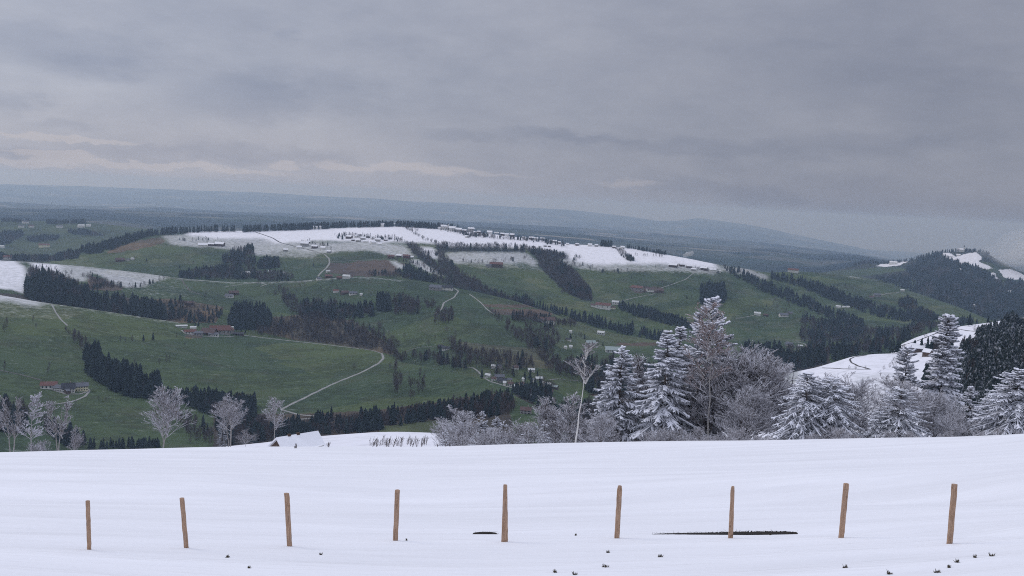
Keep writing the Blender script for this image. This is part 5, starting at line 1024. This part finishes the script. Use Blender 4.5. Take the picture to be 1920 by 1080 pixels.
# ------------------------------------------------------------------ fence stakes
POSTS = [((164.5, 939), (167.5, 1031), 8.0, 'slim stake with three dark knots, leftmost of the nine in the snow'),
 ((341, 934), (349.5, 1028), 9.0, 'knotty stake leaning left, second from the left edge of the snow'),
 ((537.5, 925), (543, 1025), 10.5, 'smooth broad stake leaning slightly left, third from the left'),
 ((745, 919), (741.5, 1015), 10.5, 'smooth brown stake leaning right, fourth from the left, left of the small bare patch'),
 ((947.5, 909), (946, 1017), 11.5, 'stake that widens downwards with a narrow cut top, right beside the small bare patch'),
 ((1162, 911), (1156.5, 1011), 11.5, 'yellowish stake with many dark knots just left of the long dark slit'),
 ((1374, 912), (1369.5, 1011), 9.0, 'stake with a rounded top standing in front of the long dark slit'),
 ((1587, 907), (1577, 1010), 11.0, 'reddish stake leaning right, second from the right edge'),
 ((1790, 908), (1780, 1020), 11.0, 'tall stake leaning right, nearest the right edge of the snow')]
for k, ((tx, ty), (bx, by), wpx, lab) in enumerate(POSTS):
    b_ = loc1(bx, by); D = np.hypot(b_[0], b_[1]); w = wpx * .9 * D / F / 2; t_ = at(tx, ty, D)
    # keep the stake in a plane facing across the slope
    up = t_ - b_; g = np.random.default_rng(50 + k)
    ns = 15; zz = np.linspace(-.12, 1, ns); prof = np.ones(ns); 
    if k == 4: prof = np.interp(zz, [0, .5, 1], [1.3, 1.05, .75])
    if k == 6: prof = np.interp(zz, [0, .5, .6, 1], [1.15, 1.05, .95, .95])
    sides = 10; ang = np.linspace(0, 2 * np.pi, sides, endpoint=False); V = []; half = (k % 2 == 0)
    for j, z in enumerate(zz):
        c = up * z + [g.normal(0, .0018), 0, 0]
        for a in ang:
            r = w * prof[j] * (1 + .05 * math.sin(a * 2 + k) + g.normal(0, .018)); xx = r * math.cos(a); yy = r * math.sin(a) * (.8 if half else 1.0)
            if yy < -w * .55: yy = -w * .55           # split flat face towards the slope below
            V.append(c + [xx, yy, 0])
    cen = len(V); V.append(up * 1.0 + [0, 0, .012]); 
    if k in (5, 6):                                    # bevelled tops
        for a in range(sides): V[(ns - 1) * sides + a] = V[(ns - 1) * sides + a] * np.array([.72, .72, 1]) + np.array([up[0], up[1], 0]) * .28
    q = [(i * sides + j, i * sides + (j + 1) % sides, (i + 1) * sides + (j + 1) % sides, (i + 1) * sides + j) for i in range(ns - 1) for j in range(sides)]
    tr = [((ns - 1) * sides + j, (ns - 1) * sides + (j + 1) % sides, cen) for j in range(sides)]
    o = build('wooden_stake', [(np.array(V), q), (np.array(V), tr)], M['wood']); o.location = [float(v) for v in b_]
    tag(o, lab, 'stake')
# ---- bare slits and tufts in the snow
def slit(pts, th, name, label, seed):
    g = np.random.default_rng(seed); p = np.array(pts, float); x = np.arange(p[0, 0], p[-1, 0], 1.5); y = np.interp(x, p[:, 0], p[:, 1]); n = len(x)
    T = np.sin(np.pi * np.clip((x - x[0]) / (x[-1] - x[0]), 0, 1)) ** .35 * th
    a, _ = loc(x, y + .6); b, _ = loc(x, y - T * (1 + .15 * g.normal(size=n)) - .3)
    k_ = (T / th)[:, None] * np.array([0, 0, 1.0]); a = a + .015 * k_; b = b + .035 * k_; m_ = (a + b) / 2 + .03 * k_
    V = np.concatenate([a, m_, b]); i = np.arange(n - 1); f = np.concatenate([np.stack([i, i + 1, i + 1 + n, i + n], 1), np.stack([i + n, i + 1 + n, i + 1 + 2 * n, i + 2 * n], 1)])
    e = empty(name, V[0], label=label, cat='bare patch'); 
    build('soil', [(V - V[0], f)], M['soil'], e, smooth=True)
    A = []; B = []
    for k in range(int(n * 1.6)):
        j = g.integers(n); s = g.random(); q = a[j] * (1 - s) + b[j] * s - V[0]; A.append(q); B.append(q + [g.normal(0, .05), g.normal(0, .04), g.uniform(.005, .05)])
    build('grass_blades', [tubes(A, B, .004, .001, 3)], M['grass'], e)
    # overhanging snow lip in front
    L0 = a - V[0] + [0, -.02, -.02]; build('snow_lip', [tubes(L0[:-1], L0[1:], .012, .012, 6, .7)], M['snow'], e, smooth=True)
slit([(1224, 996.5), (1300, 995.5), (1400, 993.5), (1498, 991.5)], 3.0, 'bare_ground_slit', 'long thin dark slit of bare ground in the snow behind the seventh stake', 1)
slit([(886, 1002), (905, 1002), (934, 1002)], 3.4, 'bare_ground_patch', 'small dark patch of bare ground just left of the middle stake', 2)
def tuft(x, y, wpx, label, seed):
    g = np.random.default_rng(seed); q = loc1(x, y); D = np.hypot(q[0], q[1]); w = wpx * (.5 if ('faint' in label or 'tiny' in label or 'pale' in label) else .8) * D / F / 2; e = empty('grass_tuft', q, label=label, cat='grass tuft'); A = []; B = []
    for k in range(34):
        a = g.uniform(0, 6.28); r = w * g.random() ** .6; p = np.array([r * math.cos(a), r * math.sin(a), -.01]); A.append(p); B.append(p * 1.5 + [g.normal(0, .012), g.normal(0, .012), g.uniform(.02, .07)])
    build('blades', [tubes(A, B, .006, .002, 3)], M['grass'], e)
    V, f = [], []; n = 9
    for j in range(n): a = 6.28 * j / n; r = w * g.uniform(.5, .9); V.append((r * math.cos(a), r * math.sin(a), -.005))
    V.append((0, 0, .018)); build('clod', [(V, [(j, (j + 1) % n, n) for j in range(n)])], M['soil'], e)
for k, (x, y, w, lab) in enumerate([(602, 1041, 8, 'faint tuft in the snow right of the third stake'), (427, 1046, 9, 'faint tuft in the snow right of the second stake'), (467, 1066, 6, 'tiny tuft below the third stake near the picture foot'), (1238, 1045, 9, 'dark tuft in the snow right of the knotty yellowish stake'), (1135, 1064, 12, 'dark tuft in the snow below the knotty yellowish stake'), (1078, 1078, 8, 'dark tuft cut by the foot of the picture, centre'), (1041, 1074, 7, 'small tuft left of the one cut by the foot of the picture'), (1140, 1037, 10, 'faint tuft directly below the knotty yellowish stake'), (1585, 1065, 9, 'dark tuft in the snow below the reddish leaning stake'), (1668, 1077, 9, 'dark tuft at the foot of the picture right of centre'), (1795, 1055, 9, 'dark tuft right below the rightmost stake'), (1779, 1065, 8, 'pale tuft just left of the one below the rightmost stake'), (1757, 1074, 12, 'largest dark tuft, low left of the rightmost stake'), (1860, 1043, 9, 'dark tuft right of the rightmost stake'), (1828, 1046, 8, 'faint tuft between the rightmost stake and the right edge'), (1444, 1002, 5, 'tiny tuft under the right part of the long slit'), (1079, 1006, 4, 'tiny tuft left of the knotty yellowish stake'), (762, 1015, 5, 'tiny tuft at the foot of the fourth stake')]): tuft(x, y, w, lab, k)

# ------------------------------------------------------------------ sky, light, air
w = bpy.data.worlds.new('World'); scene.world = w; w.use_nodes = True; nt = w.node_tree; nt.nodes.clear(); l = nt.links
SUN_EL, SUN_AZ = math.radians(38), math.radians(-60)
tc = N(nt, 'ShaderNodeTexCoord'); vec = tc.outputs['Generated']
sx = N(nt, 'ShaderNodeSeparateXYZ'); l.new(vec, sx.inputs[0])
azn = math_(nt, 'ARCTAN2', sx.outputs[0], sx.outputs[1]); eln = math_(nt, 'ARCSINE', sx.outputs[2])
uv = N(nt, 'ShaderNodeCombineXYZ'); l.new(azn, uv.inputs[0]); l.new(eln, uv.inputs[1])
mpn = N(nt, 'ShaderNodeMapping'); mpn.inputs['Scale'].default_value = (1, 2.6, 1); l.new(uv.outputs[0], mpn.inputs[0])
nz = N(nt, 'ShaderNodeTexNoise'); nz.inputs['Scale'].default_value = 19; nz.inputs['Detail'].default_value = 7; nz.inputs['Roughness'].default_value = .62; l.new(mpn.outputs[0], nz.inputs['Vector'])
nzb = N(nt, 'ShaderNodeTexNoise'); nzb.inputs['Scale'].default_value = 3.2; nzb.inputs['Detail'].default_value = 6; nzb.inputs['Roughness'].default_value = .6; l.new(mpn.outputs[0], nzb.inputs['Vector'])
cs = N(nt, 'ShaderNodeVectorMath', operation='SUBTRACT'); l.new(nz.outputs['Color'], cs.inputs[0]); cs.inputs[1].default_value = (.5, .5, .5)
cm = N(nt, 'ShaderNodeVectorMath', operation='MULTIPLY'); l.new(cs.outputs[0], cm.inputs[0]); cm.inputs[1].default_value = (.075, .032, 0)
ca = N(nt, 'ShaderNodeVectorMath', operation='ADD'); l.new(uv.outputs[0], ca.inputs[0]); l.new(cm.outputs[0], ca.inputs[1])
def blob(cx, cy, rx, ry, wgt, src=None):
    v = ray(cx, cy); v = v / np.linalg.norm(v); a = math.atan2(v[0], v[1]); e = math.asin(v[2])
    s = N(nt, 'ShaderNodeVectorMath', operation='SUBTRACT'); l.new((src or ca).outputs[0], s.inputs[0]); s.inputs[1].default_value = (a, e, 0)
    # follow the camera roll so that bands lie as in the sky
    m_ = N(nt, 'ShaderNodeVectorMath', operation='MULTIPLY'); l.new(s.outputs[0], m_.inputs[0]); m_.inputs[1].default_value = (F / rx, F / ry, 0)
    ln = N(nt, 'ShaderNodeVectorMath', operation='LENGTH'); l.new(m_.outputs[0], ln.inputs[0])
    mr = N(nt, 'ShaderNodeMapRange', interpolation_type='SMOOTHSTEP'); l.new(ln.outputs['Value'], mr.inputs['Value'])
    for i, val in ((1, .25), (2, 1.25), (3, wgt), (4, 0.0)): mr.inputs[i].default_value = val
    return mr.outputs[0]
def total(L):
    s = L[0]
    for q in L[1:]: s = math_(nt, 'ADD', s, q)
    return s
dark = total([blob(*b) for b in [(110, 85, 230, 34, .45), (190, 125, 120, 26, .45), (440, 180, 140, 52, .6), (590, 165, 160, 44, .4), (30, 190, 55, 20, .45), (540, 68, 32, 13, .35), (700, 88, 130, 30, .22), (120, 237, 70, 10, .3), (1060, 255, 140, 12, .5), (1310, 278, 360, 18, .32), (850, 250, 70, 14, .35), (480, 288, 170, 24, .45), (290, 292, 150, 20, .4), (1420, 372, 90, 22, .45), (1300, 350, 110, 16, .25), (1650, 268, 160, 20, .3), (60, 290, 90, 13, .45), (1500, 90, 90, 16, .15), (1700, 150, 200, 60, .2), (1780, 420, 420, 80, .4)]])
peach = total([blob(*b) for b in [(130, 262, 110, 5, .9), (90, 289, 70, 6, 1.0), (130, 297, 50, 5, .8), (60, 308, 90, 4, .8), (310, 312, 230, 5, .8), (535, 310, 30, 9, .9), (760, 317, 130, 9, .5), (640, 310, 70, 8, .5), (900, 328, 110, 6, .22), (60, 303, 90, 5, .6), (1180, 345, 60, 8, .25)]])
warm = blob(700, 330, 1000, 130, .55, uv); right = blob(2500, 420, 1900, 700, 1.0, uv); lowd = blob(960, 470, 1500, 110, .5, uv)
base = mixc(nt, right, (.43, .46, .55), (.28, .30, .37))
base = mixc(nt, math_(nt, 'MULTIPLY', math_(nt, 'SUBTRACT', 1, right), warm), base, (.425, .42, .475))
big = ramp(nt, nzb.outputs['Fac'], [(.36, (.86, .87, .90)), (.62, (1.09, 1.07, 1.05))]); base = mixc(nt, .8, base, big.outputs[0], 'MULTIPLY')
fn = ramp(nt, nz.outputs['Fac'], [(.3, (.95, .95, .96)), (.7, (1.045, 1.04, 1.035))]); base = mixc(nt, 1.0, base, fn.outputs[0], 'MULTIPLY')
base = mixc(nt, math_(nt, 'MULTIPLY', dark, 1.35, clamp=True), base, mixc(nt, 1.0, base, (.74, .77, .83), 'MULTIPLY'))
base = mixc(nt, math_(nt, 'MINIMUM', peach, .38), base, (.60, .555, .57))
el = N(nt, 'ShaderNodeMapRange', interpolation_type='SMOOTHSTEP'); l.new(eln, el.inputs['Value'])
for i, val in ((1, .28), (2, 1.2), (3, 1.0), (4, 2.4)): el.inputs[i].default_value = val
upc = N(nt, 'ShaderNodeVectorMath', operation='SCALE'); l.new(base, upc.inputs[0]); l.new(el.outputs[0], upc.inputs[3])
bg = N(nt, 'ShaderNodeBackground'); l.new(upc.outputs[0], bg.inputs[0]); bg.inputs[1].default_value = 1.0
sky = N(nt, 'ShaderNodeTexSky', sky_type='NISHITA'); sky.sun_disc = False; sky.sun_elevation = SUN_EL; sky.sun_rotation = SUN_AZ
bg2 = N(nt, 'ShaderNodeBackground'); l.new(sky.outputs[0], bg2.inputs[0]); bg2.inputs[1].default_value = .05
mx = N(nt, 'ShaderNodeMixShader'); mx.inputs[0].default_value = .08; l.new(bg.outputs[0], mx.inputs[1]); l.new(bg2.outputs[0], mx.inputs[2])
out = N(nt, 'ShaderNodeOutputWorld'); l.new(mx.outputs[0], out.inputs[0])
sd = bpy.data.lights.new('sun', 'SUN'); sd.energy = .8; sd.angle = math.radians(25); sd.color = (1, .96, .92)
so = bpy.data.objects.new('sun', sd); COL.objects.link(so)
dv = Vector((math.sin(SUN_AZ) * math.cos(SUN_EL), math.cos(SUN_AZ) * math.cos(SUN_EL), math.sin(SUN_EL))); so.rotation_euler = dv.to_track_quat('Z', 'Y').to_euler()
# haze
allz = min(float(g_['P'][..., 2].min()) for g_ in G); print('LOWEST', allz)
X0, X1, Y0, Y1, Z0, Z1 = -60000, 60000, -3000, 37000, allz - 1.0, 60
hz = build('haze', [box(((X0 + X1) / 2, (Y0 + Y1) / 2, (Z0 + Z1) / 2), (X1 - X0, Y1 - Y0, Z1 - Z0))], M['glass'])
m = bpy.data.materials.new('haze_air'); m.use_nodes = True; n_ = m.node_tree; n_.nodes.clear()
pv = N(n_, 'ShaderNodeVolumePrincipled'); pv.inputs['Color'].default_value = (.54, .71, .98, 1); pv.inputs['Absorption Color'].default_value = (.7, .7, .7, 1); pv.inputs['Density'].default_value = 8.8e-5; pv.inputs['Anisotropy'].default_value = 0.5
mo = N(n_, 'ShaderNodeOutputMaterial'); n_.links.new(pv.outputs[0], mo.inputs['Volume']); hz.data.materials.clear(); hz.data.materials.append(m); m.cycles.homogeneous_volume = True
tag(hz, kind='stuff')
# low cloud hanging on the mountain and the steam plume
def puffcloud(name, blobs, d, dens, label, seed, sc=1.0):
    g = np.random.default_rng(seed)
    cx, cy, _, _ = blobs[0]; C = at(cx, cy, d)
    import bmesh
    bm = bmesh.new()
    for (x, y, rx, ry) in blobs:
        p = at(x, y, d) - C; u = d / F
        r = bmesh.ops.create_icosphere(bm, subdivisions=3, radius=1)
        for v in r['verts']:
            k = 1 + .25 * float(fbm(np.array(v.co.x * 1.5 + x), np.array(v.co.z * 1.5 + v.co.y), 3))
            v.co = Vector((v.co.x * rx * u * k + p[0], v.co.y * rx * u * k * .8 + p[1], v.co.z * ry * u * k + p[2]))
    me = bpy.data.meshes.new(name); bm.to_mesh(me); bm.free()
    o = bpy.data.objects.new(name, me); COL.objects.link(o); o.location = [float(v) for v in C]
    rm = o.modifiers.new('r', 'REMESH'); rm.mode = 'VOXEL'; rm.voxel_size = max(blobs[0][3] * d / F / 5, 1)
    mm = bpy.data.materials.new(name + '_vapour'); mm.use_nodes = True; t = mm.node_tree; t.nodes.clear()
    pv = N(t, 'ShaderNodeVolumePrincipled'); pv.inputs['Color'].default_value = (.98, .98, .99, 1); pv.inputs['Density'].default_value = dens
    ou = N(t, 'ShaderNodeOutputMaterial'); t.links.new(pv.outputs[0], ou.inputs['Volume']); mm.cycles.homogeneous_volume = True
    me.materials.append(mm); tag(o, label, 'cloud', kind='stuff'); return o
puffcloud('low_cloud', [(1930, 480, 40, 14), (1895, 490, 30, 9), (1965, 472, 50, 20), (1866, 496, 20, 7)], 4700, .0040, 'pale low cloud clinging to the right flank of the dark mountain', 1)
puffcloud('low_cloud', [(1915, 482, 66, 24), (1858, 492, 40, 12), (1975, 470, 90, 38), (1885, 476, 50, 14)], 4700, .0014, 'thin veil of mist around the low cloud on the mountain', 3)
puffcloud('steam_plume', [(1291, 476, 7, 4.5), (1285, 480, 5, 4), (1297, 474, 5, 4)], 6200, .03, 'small white steam plume rising from the plain behind the snowy ridge', 2)

sc = scene; sc.render.engine = 'CYCLES'; sc.view_settings.view_transform = 'Standard'; sc.view_settings.look = 'None'; sc.view_settings.gamma = 1; sc.view_settings.exposure = 0
c = sc.cycles; c.sample_clamp_indirect = 1.5; c.sample_clamp_direct = 4.0; c.use_denoising = False; c.max_bounces = 5; c.diffuse_bounces = 3; c.glossy_bounces = 2; c.transparent_max_bounces = 8; c.volume_bounces = 1; c.use_fast_gi = False
c.use_adaptive_sampling = True; c.adaptive_threshold = .01; c.volume_step_rate = 4
sc.render.use_persistent_data = False
c.pixel_filter_type = 'BLACKMAN_HARRIS'; c.filter_width = 1.05
